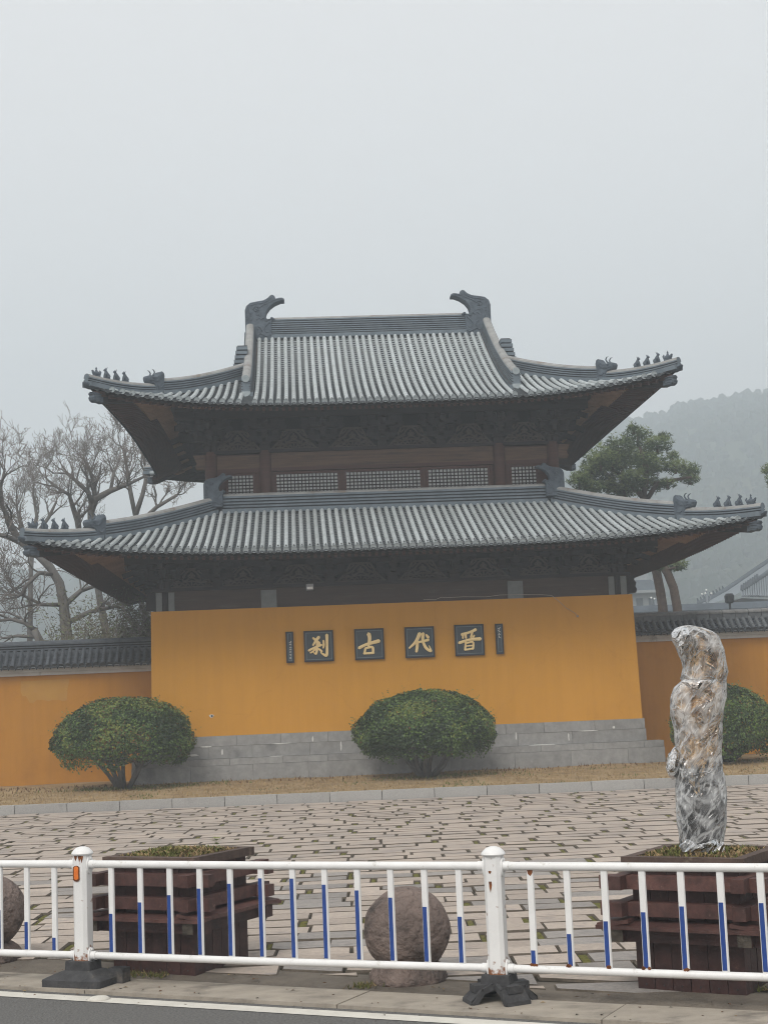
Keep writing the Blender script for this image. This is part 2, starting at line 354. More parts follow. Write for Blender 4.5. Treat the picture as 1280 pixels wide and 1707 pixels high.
def streaks(m, amount, scl=(2.2, 1, 0.16)):
    """faint vertical weathering of a painted wall: soft run-down stains and hairline cracks"""
    n, l = m.node_tree.nodes, m.node_tree.links
    b = n['Principled BSDF']
    old = b.inputs['Base Color'].links[0].from_socket
    tc = n.new('ShaderNodeTexCoord')
    mp = n.new('ShaderNodeMapping')
    mp.inputs['Scale'].default_value = scl
    l.new(tc.outputs['Object'], mp.inputs['Vector'])
    nz = n.new('ShaderNodeTexNoise')
    nz.inputs['Scale'].default_value = 2.4
    nz.inputs['Detail'].default_value = 9
    nz.inputs['Roughness'].default_value = 0.68
    l.new(mp.outputs[0], nz.inputs['Vector'])
    rp = n.new('ShaderNodeValToRGB')
    e = rp.color_ramp.elements
    lo = 1-amount
    e[0].position, e[0].color = 0.36, (1+amount*0.25, 1+amount*0.25, 1+amount*0.3, 1)
    e[1].position, e[1].color = 0.70, (lo, lo, lo, 1)
    l.new(nz.outputs['Fac'], rp.inputs['Fac'])
    vo = n.new('ShaderNodeTexVoronoi')
    vo.feature = 'DISTANCE_TO_EDGE'
    vo.inputs['Scale'].default_value = 0.33
    n2 = n.new('ShaderNodeTexNoise')
    n2.inputs['Scale'].default_value = 3
    n2.inputs['Detail'].default_value = 6
    l.new(tc.outputs['Object'], n2.inputs['Vector'])
    ad = n.new('ShaderNodeVectorMath')
    ad.operation = 'MULTIPLY_ADD'
    ad.inputs[1].default_value = (0.5, 0.5, 0.5)
    l.new(n2.outputs['Color'], ad.inputs[0])
    l.new(tc.outputs['Object'], ad.inputs[2])
    l.new(ad.outputs[0], vo.inputs['Vector'])
    r2 = n.new('ShaderNodeValToRGB')
    r2.color_ramp.elements[0].position, r2.color_ramp.elements[0].color = 0.0, (0.95, 0.94, 0.93, 1)
    r2.color_ramp.elements[1].position, r2.color_ramp.elements[1].color = 0.006, (1, 1, 1, 1)
    l.new(vo.outputs['Distance'], r2.inputs['Fac'])
    col = old
    for src in (rp.outputs['Color'], r2.outputs['Color']):
        mx_ = n.new('ShaderNodeMix')
        mx_.data_type = 'RGBA'
        mx_.blend_type = 'MULTIPLY'
        mx_.inputs[0].default_value = 1.0
        l.new(col, mx_.inputs[6])
        l.new(src, mx_.inputs[7])
        col = mx_.outputs[2]
    l.new(col, b.inputs['Base Color'])
streaks(M['plaster'], 0.055)
streaks(M['plaster2'], 0.09)
streaks(M['plinth'], 0.16, (1.5, 1, 0.5))

# ---------------------------------------------------------------- mesh helpers
WO = {}
class MB:
    def __init__(s):
        s.v, s.f, s.m = [], [], []
    def add(s, vs, fs, m=0):
        k = len(s.v)
        s.v += [tuple(p) for p in vs]
        s.f += [tuple(i+k for i in f) for f in fs]
        s.m += [m]*len(fs)
        return s
    def obox(s, c, ax, ay, az, m=0, taper=1.0):
        """box from centre and three half-axis vectors; taper scales its top"""
        c, ax, ay, az = V(c), V(ax), V(ay), V(az)
        vs = []
        for z in (-1, 1):
            k = taper if z > 0 else 1.0
            for x, y in ((-1, -1), (1, -1), (1, 1), (-1, 1)):
                vs.append(c + ax*x*k + ay*y*k + az*z)
        return s.add(vs, [(3, 2, 1, 0), (4, 5, 6, 7), (0, 1, 5, 4), (1, 2, 6, 5), (2, 3, 7, 6), (3, 0, 4, 7)], m)
    def box(s, x0, x1, y0, y1, z0, z1, m=0, taper=1.0):
        return s.obox(((x0+x1)/2, (y0+y1)/2, (z0+z1)/2), ((x1-x0)/2, 0, 0), (0, (y1-y0)/2, 0), (0, 0, (z1-z0)/2), m, taper)
    def beam(s, p0, p1, wd, ht, m=0):
        p0, p1 = V(p0), V(p1)
        d = (p1-p0)
        t = d.normalized()
        up = V((0, 0, 1)) if abs(t.z) < 0.97 else V((0, 1, 0))
        a = t.cross(up).normalized()
        b = a.cross(t)
        return s.obox((p0+p1)/2, d/2, a*wd/2, b*ht/2, m)
    def tube(s, pts, rad, seg=6, caps=True, m=0):
        pts = [V(p) for p in pts]
        n = len(pts)
        if not hasattr(rad, '__len__'):
            rad = [rad]*n
        t0 = (pts[1]-pts[0]).normalized()
        up = V((0, 0, 1)) if abs(t0.z) < 0.9 else V((0, 1, 0))
        a = t0.cross(up).normalized()
        vs, fs = [], []
        for i in range(n):
            t = (pts[min(i+1, n-1)]-pts[max(i-1, 0)])
            t = t.normalized() if t.length > 1e-9 else t0
            a = (a - t*a.dot(t))
            a = a.normalized() if a.length > 1e-6 else t.orthogonal().normalized()
            b = t.cross(a)
            for k in range(seg):
                an = 2*PI*k/seg
                vs.append(pts[i] + (a*math.cos(an) + b*math.sin(an))*rad[i])
        for i in range(n-1):
            for k in range(seg):
                k2 = (k+1) % seg
                fs.append((i*seg+k, i*seg+k2, (i+1)*seg+k2, (i+1)*seg+k))
        if caps:
            fs.append(tuple(range(seg))[::-1])
            fs.append(tuple((n-1)*seg+k for k in range(seg)))
        return s.add(vs, fs, m)
    def ball(s, c, r, seg=10, rings=6, m=0, jit=0.0, nsc=2.0):
        c = V(c)
        r = (r, r, r) if not hasattr(r, '__len__') else r
        vs, fs = [c + V((0, 0, -r[2]))], []
        for i in range(1, rings):
            ph = -PI/2 + PI*i/rings
            for k in range(seg):
                th = 2*PI*k/seg
                d = V((math.cos(ph)*math.cos(th), math.cos(ph)*math.sin(th), math.sin(ph)))
                j = 1 + (jit*noise.noise(d*nsc + c*1.7) if jit else 0)
                vs.append(c + V((d.x*r[0], d.y*r[1], d.z*r[2]))*j)
        vs.append(c + V((0, 0, r[2])))
        top = len(vs)-1
        for k in range(seg):
            k2 = (k+1) % seg
            fs.append((0, 1+k2, 1+k))
            for i in range(rings-2):
                a, b = 1+i*seg, 1+(i+1)*seg
                fs.append((a+k, a+k2, b+k2, b+k))
            a = 1+(rings-2)*seg
            fs.append((a+k, a+k2, top))
        return s.add(vs, fs, m)
    def loft(s, rings, m=0, caps=True, closed=True):
        n = len(rings[0])
        vs = [p for r in rings for p in r]
        fs = []
        for i in range(len(rings)-1):
            for k in range(n if closed else n-1):
                k2 = (k+1) % n
                fs.append((i*n+k, i*n+k2, (i+1)*n+k2, (i+1)*n+k))
        if caps and closed:
            fs.append(tuple(range(n))[::-1])
            fs.append(tuple((len(rings)-1)*n+k for k in range(n)))
        return s.add(vs, fs, m)
    def prism(s, out, o, ux, uz, nrm, th, m=0, bev=0.0):
        """polygon outline (list of (a, b)) spanned by ux, uz at origin o, thickness th along nrm (front face at o), bevelled front rim"""
        o, ux, uz, nrm = V(o), V(ux), V(uz), V(nrm)
        n = len(out)
        P = [o + ux*a + uz*b for a, b in out]
        area = sum(out[i][0]*out[(i+1) % n][1] - out[(i+1) % n][0]*out[i][1] for i in range(n))
        if area < 0:
            P = P[::-1]
        back = [p - nrm*th for p in P]
        if bev:
            rim, fr = [p - nrm*bev for p in P], []
            for i in range(n):
                e1, e2 = (P[i]-P[i-1]), (P[(i+1) % n]-P[i])
                t = (e1.normalized()+e2.normalized())
                t = t.normalized() if t.length > 1e-6 else e2.normalized()
                inn = ux.cross(uz).normalized().cross(t)
                fr.append(P[i] + inn*bev*0.8)
            rings = [fr, rim, back]
        else:
            rings = [P, back]
        vs = [p for r in rings for p in r]
        fs = [tuple(range(n)), tuple(range((len(rings)-1)*n, len(rings)*n))[::-1]]
        for i in range(len(rings)-1):
            for k in range(n):
                k2 = (k+1) % n
                fs.append((i*n+k, (i+1)*n+k, (i+1)*n+k2, i*n+k2))
        if ux.cross(uz).dot(nrm) < 0:
            fs = [f[::-1] for f in fs]
        return s.add(vs, fs, m)
    def sweep(s, path, prof, m=0, mats=None, caps=True):
        """open profile [(lateral, up)] run along a path; lateral is horizontal, square to the path"""
        path = [V(p) for p in path]
        n, k = len(path), len(prof)
        vs, fs, ms = [], [], []
        for i in range(n):
            t = path[min(i+1, n-1)]-path[max(i-1, 0)]
            la = V((t.y, -t.x, 0)).normalized()
            up = V((0, 0, 1))
            for a, b in prof:
                vs.append(path[i] + la*a + up*b)
        base = len(s.f)
        for i in range(n-1):
            for j in range(k-1):
                fs.append((i*k+j, (i+1)*k+j, (i+1)*k+j+1, i*k+j+1))
                ms.append(mats[j] if mats else m)
        if caps:
            fs.append(tuple(range(k)))
            ms.append(m)
            fs.append(tuple((n-1)*k+j for j in range(k))[::-1])
            ms.append(m)
        s.add(vs, fs, m)
        s.m[base:] = ms
        return s
    def build(s, name, mats, parent=None, smooth=False, origin=None, auto=None):
        me = bpy.data.meshes.new(name)
        if parent is not None:
            P = WO[parent.name]
            O = V(origin) if origin is not None else P
        else:
            P = V((0, 0, 0))
            if origin is None:
                xs, ys, zs = zip(*s.v)
                origin = ((min(xs)+max(xs))/2, (min(ys)+max(ys))/2, min(zs))
            O = V(origin)
        me.from_pydata([(x-O.x, y-O.y, z-O.z) for x, y, z in s.v], [], s.f)
        for mt in (mats if isinstance(mats, (list, tuple)) else [mats]):
            me.materials.append(M[mt])
        if any(s.m):
            me.polygons.foreach_set('material_index', s.m)
        if smooth:
            me.polygons.foreach_set('use_smooth', [True]*len(me.polygons))
            if auto:
                try:
                    me.set_sharp_from_angle(angle=math.radians(auto))
                except Exception:
                    pass
        me.update()
        o = bpy.data.objects.new(name, me)
        COL.objects.link(o)
        if parent is not None:
            o.parent = parent
        o.location = O - P
        WO[o.name] = O
        return o

def tag(o, label=None, cat=None, group=None, kind=None):
    for k, v in (('label', label), ('category', cat), ('group', group), ('kind', kind)):
        if v:
            o[k] = v
    return o
def thing(name, label, cat, loc, group=None):
    o = bpy.data.objects.new(name, None)
    o.empty_display_size = 0.1
    COL.objects.link(o)
    o.location = loc
    WO[o.name] = V(loc)
    return tag(o, label, cat, group)
def dup(o, parent, origin, rotz=0.0, scale=None):
    c = o.copy()
    COL.objects.link(c)
    c.parent = parent
    P = WO[parent.name] if parent is not None else V((0, 0, 0))
    c.location = V(origin) - P
    c.rotation_euler = (0, 0, rotz)
    if scale:
        c.scale = scale
    WO[c.name] = V(origin)
    return c
def stuff(o):
    o['kind'] = 'stuff'
    return o
def struct(o):
    o['kind'] = 'structure'
    return o
def lerp(a, b, t):
    return a + (b-a)*t
def quad(mb, a, b, c, d, m=0):
    mb.add([a, b, c, d], [(0, 1, 2, 3)], m)

# ================================================================= GROUND
mb = MB()
quad(mb, (-515, -20, -0.06), (515, -20, -0.06), (515, 785, -0.06), (-515, 785, -0.06))
struct(mb.build('ground', 'farground'))

# frame of the road edge: e runs along the kerb, q points from the road to the square
GO = V((-0.35, 10.27, 0))
GE = V((0.872, -0.489, 0)).normalized()
GQ = V((0.489, 0.872, 0)).normalized()
def gp(s_, t_, z=0.0):
    p = GO + GE*s_ + GQ*t_
    return V((p.x, p.y, z))
mb = MB()
quad(mb, gp(-40, -14, -0.02), gp(40, -14, -0.02), gp(40, 0.0, -0.02), gp(-40, 0.0, -0.02))
struct(mb.build('road', 'asphalt'))
mb = MB()
lw0 = (V((-0.19, 9.99, 0))-GO).dot(GQ)
for i in range(60):
    a, b = -12 + i*0.4, -12 + (i+1)*0.4
    quad(mb, gp(a, lw0-0.075, -0.016), gp(b, lw0-0.075, -0.016), gp(b, lw0+0.075, -0.016), gp(a, lw0+0.075, -0.016))
struct(mb.build('road_marking', 'roadline'))
# flush kerb of concrete slabs, and the dirty concrete apron behind it
mb = MB()
mb.obox(gp(0, 0.30, -0.10), GE*40, GQ*0.30, (0, 0, 0.09))
kerb = struct(mb.build('kerb_strip', 'dirtcon', origin=(0, 0, 0)))
s_ = -9.0
while s_ < 9:
    ln = 1.9 + R.uniform(-0.2, 0.2)
    mb = MB()
    z = R.uniform(-0.002, 0.002)
    mb.obox(gp(s_+ln/2, 0.225, -0.04+z), GE*(ln/2-0.004), GQ*0.232, (0, 0, 0.043))
    mb.build('kerb_slab', 'kerbcon', kerb, origin=gp(s_, 0, 0))
    s_ += ln
mb = MB()
N = 90
vs, fs = [], []
for i in range(N+1):
    for j, t in enumerate((0.455, 0.60, 0.75, 0.90, 1.06)):
        s1 = -9 + 18*i/N
        z = 0.012 + 0.012*noise.noise(V((s1*1.3, t*3, 4)))
        vs.append(gp(s1, t + (0.05*noise.noise(V((s1*2, 1, 9))) if j == 4 else 0), z if 0 < j < 4 else -0.004))
for i in range(N):
    for j in range(4):
        a = i*5+j
        fs.append((a, a+5, a+6, a+1))
mb.add(vs, fs)
apron = struct(mb.build('concrete_apron', 'dirtcon', smooth=True))

# far kerb line (in front of the lawn)
KA, KB = V((-0.78, 29.41, 0)), V((3.94, 29.17, 0))
KE = (KB-KA).normalized()
KQ = V((-KE.y, KE.x, 0))
def kp(s_, t_, z=0.0):
    p = KA + KE*s_ + KQ*t_
    return V((p.x, p.y, z))

# ---- paved square: individual granite setts with mossy head joints
mb = MB()
quad(mb, gp(-30, 0.9, 0.0), gp(30, 0.9, 0.0), kp(40, 0, 0.0), kp(-40, 0, 0.0))
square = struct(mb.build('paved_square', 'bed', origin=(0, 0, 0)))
def clip(poly, o, nrm):
    out = []
    for i in range(len(poly)):
        a, b = poly[i-1], poly[i]
        da, db = (a-o).dot(nrm), (b-o).dot(nrm)
        if (da >= 0) != (db >= 0):
            out.append(a + (b-a)*(da/(da-db)))
        if db >= 0:
            out.append(b)
    return out
def sett(mb, poly, h, inset, tilt):
    c = V((0, 0, 0))
    for p in poly:
        c += p/len(poly)
    n = len(poly)
    zz = lambda p: h + tilt[0]*(p.x-c.x) + tilt[1]*(p.y-c.y)
    lo = [V((p.x, p.y, -0.02)) for p in poly]
    mid = [V((p.x, p.y, zz(p)-0.016)) for p in poly]
    top = []
    for p in poly:
        d = (c-p)
        q = p + d.normalized()*inset*1.2
        top.append(V((q.x, q.y, zz(p))))
    vs = lo+mid+top
    mb.add(vs, [tuple(range(2*n, 3*n))], 0)
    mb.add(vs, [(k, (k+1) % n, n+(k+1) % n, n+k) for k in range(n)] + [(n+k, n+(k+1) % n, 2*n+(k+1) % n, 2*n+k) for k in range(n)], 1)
cells, mossq = [], []
RS = random.Random(5)
row, d = 0, 0.0
fx = lambda x, y: (CF.x*x + CF.y*y)
while d < 20.5:
    dep = RS.uniform(0.31, 0.42)
    s_ = -12 + RS.uniform(0, 0.5)
    while s_ < 16:
        ln = RS.choice((0.45, 0.55, 0.62, 0.7, 0.8)) + RS.uniform(-0.07, 0.07)
        gap = RS.choice((0.006, 0.008, 0.012, 0.014, 0.045, 0.058, 0.07))
        a, b = s_, s_+ln
        t1, t0 = -0.03-d-0.016, -0.03-d-dep+0.016
        j = lambda k=0.006: RS.uniform(-k, k)
        poly = [kp(a+j(), t0+j(0.008)), kp(b+j(), t0+j(0.008)), kp(b+j(), t1+j(0.008)), kp(a+j(), t1+j(0.008))]
        if RS.random() < 0.10:          # a corner knocked off
            k = RS.randrange(4)
            p, q = poly[k], poly[k-1]
            r_ = poly[(k+1) % 4]
            poly[k:k+1] = [p.lerp(q, RS.uniform(0.08, 0.22)), p.lerp(r_, RS.uniform(0.08, 0.25))]
        cut = 0.95 + RS.choice((-0.22, -0.1, 0, 0.05, 0.12))
        poly = clip(poly, gp(0, cut), GQ)
        c = kp((a+b)/2, (t0+t1)/2)
        # keep what the frame can see, with a margin
        zc = c.y
        if len(poly) >= 3 and abs(c.x-zc*0.0577) < zc*0.275+1.2:
            cells.append((zc, poly, ln*dep))
            if gap > 0.04 and (c-gp(0, 0.98)).dot(GQ) > 0:
                mossq.append((kp(b+0.004, t0-0.012), kp(b+gap-0.004, t0-0.012), kp(b+gap-0.004, t1+0.012), kp(b+0.004, t1+0.012)))
        s_ = b + gap
    d += dep
cells.sort(key=lambda c: c[0])
far = MB()
for i, (zc, poly, ar) in enumerate(cells):
    h = 0.021 + RS.uniform(-0.005, 0.007)
    tilt = (RS.uniform(-0.012, 0.012), RS.uniform(-0.016, 0.016))
    if i < 296:
        mb = MB()
        sett(mb, poly, h, 0.011, tilt)
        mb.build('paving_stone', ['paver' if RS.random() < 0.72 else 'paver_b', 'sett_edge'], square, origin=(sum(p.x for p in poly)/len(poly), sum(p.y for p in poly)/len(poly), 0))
    else:
        sett(far, poly, h, 0.016, tilt)
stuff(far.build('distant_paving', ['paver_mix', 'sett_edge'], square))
mb = MB()
for a, b, c, d_ in mossq:
    n_ = 3
    for i in range(n_):
        u0, u1 = i/n_, (i+1)/n_
        q = [a.lerp(d_, u0), b.lerp(c, u0), b.lerp(c, u1), a.lerp(d_, u1)]
        mid = (q[0]+q[1]+q[2]+q[3])/4 + V((0, 0, RS.uniform(0.012, 0.022)))
        q = [p + V((0, 0, RS.uniform(0.001, 0.007))) for p in q]
        mb.add(q+[mid], [(0, 1, 4), (1, 2, 4), (2, 3, 4), (3, 0, 4)])
stuff(tag(mb.build('joint_moss', 'moss', origin=(0, 18, 0)), 'olive moss filling the head joints of the paved square', 'moss'))

# ---- raised granite kerb with separate stones, lawn behind
mb = MB()
mb.obox(kp(2, 0.11, 0.04), KE*22, KQ*0.10, (0, 0, 0.06))
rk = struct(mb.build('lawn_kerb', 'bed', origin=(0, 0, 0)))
s_ = -9.6
i = 0
while s_ < 14.5:
    ln = 0.985
    mb = MB()
    h = 0.19 + R.uniform(-0.004, 0.004)
    mb.obox(kp(s_+ln/2, 0.11, h/2-0.02), KE*(ln/2-0.006), KQ*0.125, (0, 0, h/2+0.02))
    mb.build('kerb_stone', 'granite', rk, origin=kp(s_, 0, 0))
    s_ += ln
def lawn_z(x, y):
    t = min(max((y-29.6)/3.6, 0), 1)
    return 0.165 + 0.13*t + 0.03*noise.noise(V((x*0.7, y*0.9, 0))) * min(1, t*3)
mb = MB()
nx, ny = 110, 26
vs, fs = [], []
for i in range(nx+1):
    for j in range(ny+1):
        sx = -12 + 28*i/nx
        p = kp(sx, 0.225 + 7.6*(j/ny)**1.3)
        vs.append((p.x, p.y, lawn_z(p.x, p.y) if j else 0.16))
for i in range(nx):
    for j in range(ny):
        a = i*(ny+1)+j
        fs.append((a, a+ny+1, a+ny+2, a+1))
mb.add(vs, fs)
struct(mb.build('lawn', 'dryground', smooth=True))
mb = MB()
RG = random.Random(3)
def blade(mb, x, y, z, h, wd, m, lean=0.6):
    a = RG.uniform(0, 2*PI)
    dx, dy = math.cos(a)*wd, math.sin(a)*wd
    b = RG.uniform(0, 2*PI)
    k = RG.uniform(0.1, lean)*h
    mb.add([(x-dx, y-dy, z), (x+dx, y+dy, z), (x+math.cos(b)*k, y+math.sin(b)*k, z+h)], [(0, 1, 2)], m)
for i in range(9000):
    p = kp(RG.uniform(-9.5, 14), 0.26 + 3.9*RG.random()**1.0)
    n_ = noise.noise(V((p.x*0.8, p.y*1.1, 7)))
    if -3.2 < p.x < 7.8 and p.y > 33.3:
        continue
    near = p.y > 32.6
    m = 0
    if near and RG.random() < 0.35 + n_*0.6:
        m = 1
    elif n_ < -0.32:
        m = 2
    blade(mb, p.x, p.y, lawn_z(p.x, p.y)-0.005, RG.uniform(0.02, 0.06) if m != 1 else RG.uniform(0.03, 0.075), RG.uniform(0.008, 0.02), m)
for cx_, cy_, n_ in ((-3.78, 32.6, 500), (2.5, 32.1, 350)):
    for i in range(n_):
        x, y = RG.gauss(cx_+0.3, 0.75), RG.gauss(cy_, 0.22)
        blade(mb, x, y, lawn_z(x, y)-0.005, RG.uniform(0.03, 0.08), 0.015, 2)
stuff(tag(mb.build('dry_grass', ['drygrass', 'browngrass', 'greengrass'], origin=(2, 31, 0.2)), 'short tan winter grass on the lawn strip in front of the yellow walls', 'grass'))

# ================================================================= GATE HALL
CX, CYR = 2.07, 39.5           # axis of the hall, line of its main ridge
gate = thing('gate_hall', 'large two tiered temple gate hall with yellow wall and grey tiled roofs', 'temple', (CX, 33.6, 0.2))
YF = 33.6
# --- yellow wall: front plane leans back a little, the body goes through to the back
mb = MB()
zt, zb = 3.975, 0.2
b0 = [(CX-5.33, YF, zb), (CX+5.36, YF, zb), (CX+5.36, 45.4, zb), (CX-5.33, 45.4, zb)]
t0 = [(CX-5.28, YF+0.03, zt), (CX+5.28, YF+0.03, zt), (CX+5.28, 45.37, zt), (CX-5.28, 45.37, zt)]
mb.add(b0+t0, [(3, 2, 1, 0), (4, 5, 6, 7), (0, 1, 5, 4), (1, 2, 6, 5), (2, 3, 7, 6), (3, 0, 4, 7)])
yw = mb.build('yellow_wall', 'plaster', gate)
mb = MB()
hx_, hz_ = -1.96, 1.68
ring = [(hx_+0.05*math.cos(a)*(1+0.3*math.sin(3*a)), YF+0.008, hz_+0.035*math.sin(a)) for a in [2*PI*k/10 for k in range(10)]]
mb.add([(x, y-0.004, z) for x, y, z in ring]+[(x, y+0.03, z) for x, y, z in ring], [tuple(range(10))]+[(k, (k+1) % 10, 10+(k+1) % 10, 10+k) for k in range(10)])
mb.ball((hx_+0.008, YF+0.004, hz_), (0.022, 0.012, 0.02), 8, 6, 1)
mb.build('broken_hole', ['mortar', 'hole'], yw)
# --- plinth of coursed stone
def course(z0, z1, x0, x1, yf, lens, seed):
    r = random.Random(seed)
    x = x0
    while x < x1-0.02:
        ln = r.uniform(*lens)
        if x1-(x+ln) < 0.35:
            ln = x1-x
        mb = MB()
        y = yf + r.uniform(-0.004, 0.004)
        mb.box(x+0.003, x+ln-0.003, y, y+0.5, z0+0.0025, z1-0.0025)
        mb.build('plinth_stone', 'plinth', gate, origin=(x, yf, z0))
        x += ln
course(1.03, 1.25, CX-5.36, CX+5.37, YF-0.06, (0.75, 1.15), 1)
course(0.765, 1.03, CX-5.38, CX+5.39, YF-0.06, (0.9, 1.3), 2)
course(0.625, 0.765, CX-5.74, CX+5.74, YF-0.18, (0.95, 1.25), 3)
course(-0.05, 0.625, CX-5.75, CX+5.75, YF-0.185, (1.15, 1.6), 4)
mb = MB()
mb.box(CX-5.33, CX+5.33, YF+0.0, 45.6, 0.0, 1.24)
mb.box(CX-5.7, CX+5.7, YF-0.1, 45.9, 0.0, 0.62)
mb.build('plinth_core', 'dirtcon', gate)
mb = MB()
RM = random.Random(8)
for x, z, wd, ht in ((-0.45, 1.035, 0.55, 0.02), (0.2, 1.1, 0.05, 0.12), (0.8, 0.93, 0.04, 0.2), (-2.1, 1.03, 0.35, 0.03), (-1.75, 0.9, 0.05, 0.14), (-2.35, 0.86, 0.25, 0.05),
                     (1.3, 1.24, 0.3, 0.03), (4.6, 0.98, 0.03, 0.2), (6.2, 1.03, 0.6, 0.02), (5.2, 0.77, 0.7, 0.02), (-0.6, 0.765, 0.3, 0.02), (6.75, 1.08, 0.06, 0.06), (3.9, 1.17, 0.04, 0.04), (5.75, 0.9, 0.03, 0.2)):
    n_ = 9
    pts = [(x + wd/2*math.cos(2*PI*k/n_)*RM.uniform(0.6, 1.1), z + ht/2*math.sin(2*PI*k/n_)*RM.uniform(0.6, 1.2)) for k in range(n_)]
    mb.prism(pts, (0, YF-0.066, 0), (1, 0, 0), (0, 0, 1), (0, -1, 0), 0.012)
stuff(mb.build('mortar_smear', 'mortar', gate))

# --- timber band over the yellow wall, columns, end pieces
mb = MB()
mb.box(CX-5.2, CX+5.2, YF+0.06, YF+0.3, 3.97, 4.40)
mb.build('lintel_beam', 'wood_lintel', gate, origin=(CX, YF+0.06, 3.97))
mb = MB()
mb.box(CX-5.25, CX+5.25, YF-0.02, YF+0.28, 4.40, 4.47)
mb.build('plate_beam', 'wood', gate, origin=(CX, YF, 4.40))
for x in (CX-2.72, CX+2.69):
    mb = MB()
    mb.box(x-0.17, x+0.17, YF+0.02, YF+0.2, 3.976, 4.36)
    mb.build('column_face', 'grey_block', gate, origin=(x, YF+0.02, 3.976))
for sx in (-1, 1):
    for dx in (4.83, 5.1):
        mb = MB()
        x = CX+sx*dx
        mb.box(x-0.065, x+0.065, YF+0.015, YF+0.2, 3.976, 4.38)
        mb.build('column_face', 'grey_block', gate, origin=(x, YF+0.02, 3.976))
    mb = MB()
    x = CX+sx*4.97
    mb.tube([(x, YF+0.1, 3.98), (x, YF+0.1, 4.4)], 0.085, 12)
    mb.build('column', 'wood', gate, smooth=True, auto=40)
    mb = MB()       # carved beam end past the corner
    out = [(0, 0), (0.42, 0.02), (0.46, 0.10), (0.40, 0.16), (0.45, 0.24), (0.36, 0.30), (0.40, 0.40), (0, 0.40)]
    out = [(a*0.5, b) for a, b in out]
    mb.prism(out, (CX+sx*5.17, YF+0.05, 3.99), (sx, 0, 0), (0, 0, 1), (0, -1, 0), 0.2, bev=0.01)
    mb.build('beam_end', 'wood', gate)
mb = MB()
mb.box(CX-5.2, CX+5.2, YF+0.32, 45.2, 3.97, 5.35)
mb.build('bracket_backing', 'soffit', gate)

# --- bracket sets
def bracket_mesh(sc=1.0, tiers=2):
    mb = MB()
    h = sc
    def arm_x(y, z, ln, m=0):
        mb.obox((0, y, z*h), (ln/2, 0, 0), (0, 0.05, 0), (0, 0, 0.055*h), m)
        for sx in (-1, 1):     # rounded arm ends
            mb.obox((sx*(ln/2+0.03), y, (z+0.02)*h), (0.03, 0, 0), (0, 0.05, 0), (0, 0, 0.035*h), m)
        for px in (-ln/2+0.05, 0, ln/2-0.05):
            mb.obox((px, y, (z+0.10)*h), (0.075, 0, 0), (0, 0.075, 0), (0, 0, 0.045*h), m, 1.0)
            mb.obox((px, y, (z+0.165)*h), (0.085, 0, 0), (0, 0.085, 0), (0, 0, 0.02*h), m)
    mb.obox((0, 0, 0.06*h), (0.11, 0, 0), (0, 0.11, 0), (0, 0, 0.06*h))
    mb.obox((0, 0, 0.155*h), (0.15, 0, 0), (0, 0.15, 0), (0, 0, 0.035*h))
    arm_x(0, 0.235, 0.62)
    arm_x(0, 0.455, 0.92)
    mb.obox((0, -0.10, 0.24*h), (0.05, 0, 0), (0, 0.36, 0), (0, 0, 0.06*h))
    mb.obox((0, -0.40, 0.335*h), (0.08, 0, 0), (0, 0.08, 0), (0, 0, 0.05*h))
    arm_x(-0.40, 0.43, 0.58)
    mb.obox((0, -0.26, 0.46*h), (0.05, 0, 0), (0, 0.52, 0), (0, 0, 0.06*h))
    mb.obox((0, -0.74, 0.555*h), (0.08, 0, 0), (0, 0.08, 0), (0, 0, 0.05*h))
    arm_x(-0.74, 0.64, 0.58)
    # slanting lever with its beak, nose of the top beam
    mb.beam((0, 0.05, 0.78*h), (0, -1.02, 0.40*h), 0.085, 0.11*h)
    mb.beam((0, 0.05, 0.70*h), (0, -0.92, 0.72*h), 0.09, 0.13*h)
    return mb
def carved_mesh():
    """openwork trapezoid: frame, arched bands, scrolls"""
    mb = MB()
    def band(pts, wd=0.035, th=0.05, y=-0.02):
        for a, b in zip(pts, pts[1:]):
            d = V((b[0]-a[0], 0, b[1]-a[1]))
            n_ = V((-d.z, 0, d.x)).normalized()*wd/2
            c = V(((a[0]+b[0])/2, y, (a[1]+b[1])/2))
            mb.obox(c, d*0.54, (0, th/2, 0), n_)
    for s in (-1, 1):
        band([(s*0.50, 0.03), (s*0.40, 0.13), (s*0.33, 0.20), (s*0.27, 0.31), (s*0.22, 0.40)], 0.045)
        band([(s*0.0, 0.40), (s*0.10, 0.34), (s*0.17, 0.25), (s*0.26, 0.20), (s*0.37, 0.16)], 0.04)
        band([(s*0.03, 0.22), (s*0.10, 0.17), (s*0.18, 0.15), (s*0.20, 0.21), (s*0.14, 0.24)], 0.032)
        band([(s*0.24, 0.29), (s*0.14, 0.37), (s*0.20, 0.40)], 0.03)
        band([(s*0.0, 0.30), (s*0.07, 0.26), (s*0.02, 0.20)], 0.03)
        band([(s*0.22, 0.11), (s*0.29, 0.15), (s*0.36, 0.10), (s*0.30, 0.07)], 0.03)
        band([(s*0.04, 0.05), (s*0.09, 0.10), (s*0.13, 0.05), (s*0.20, 0.09), (s*0.27, 0.04), (s*0.40, 0.06)], 0.03)
    band([(-0.23, 0.41), (0.23, 0.41)], 0.035)
    band([(-0.52, 0.015), (0.52, 0.015)], 0.04)
    band([(-0.42, 0.10), (-0.2, 0.115), (0.0, 0.15), (0.2, 0.115), (0.42, 0.10)], 0.028)
    band([(0, 0.05), (0, 0.14)], 0.03)
    band([(0, 0.2), (0, 0.33)], 0.05)
    return mb
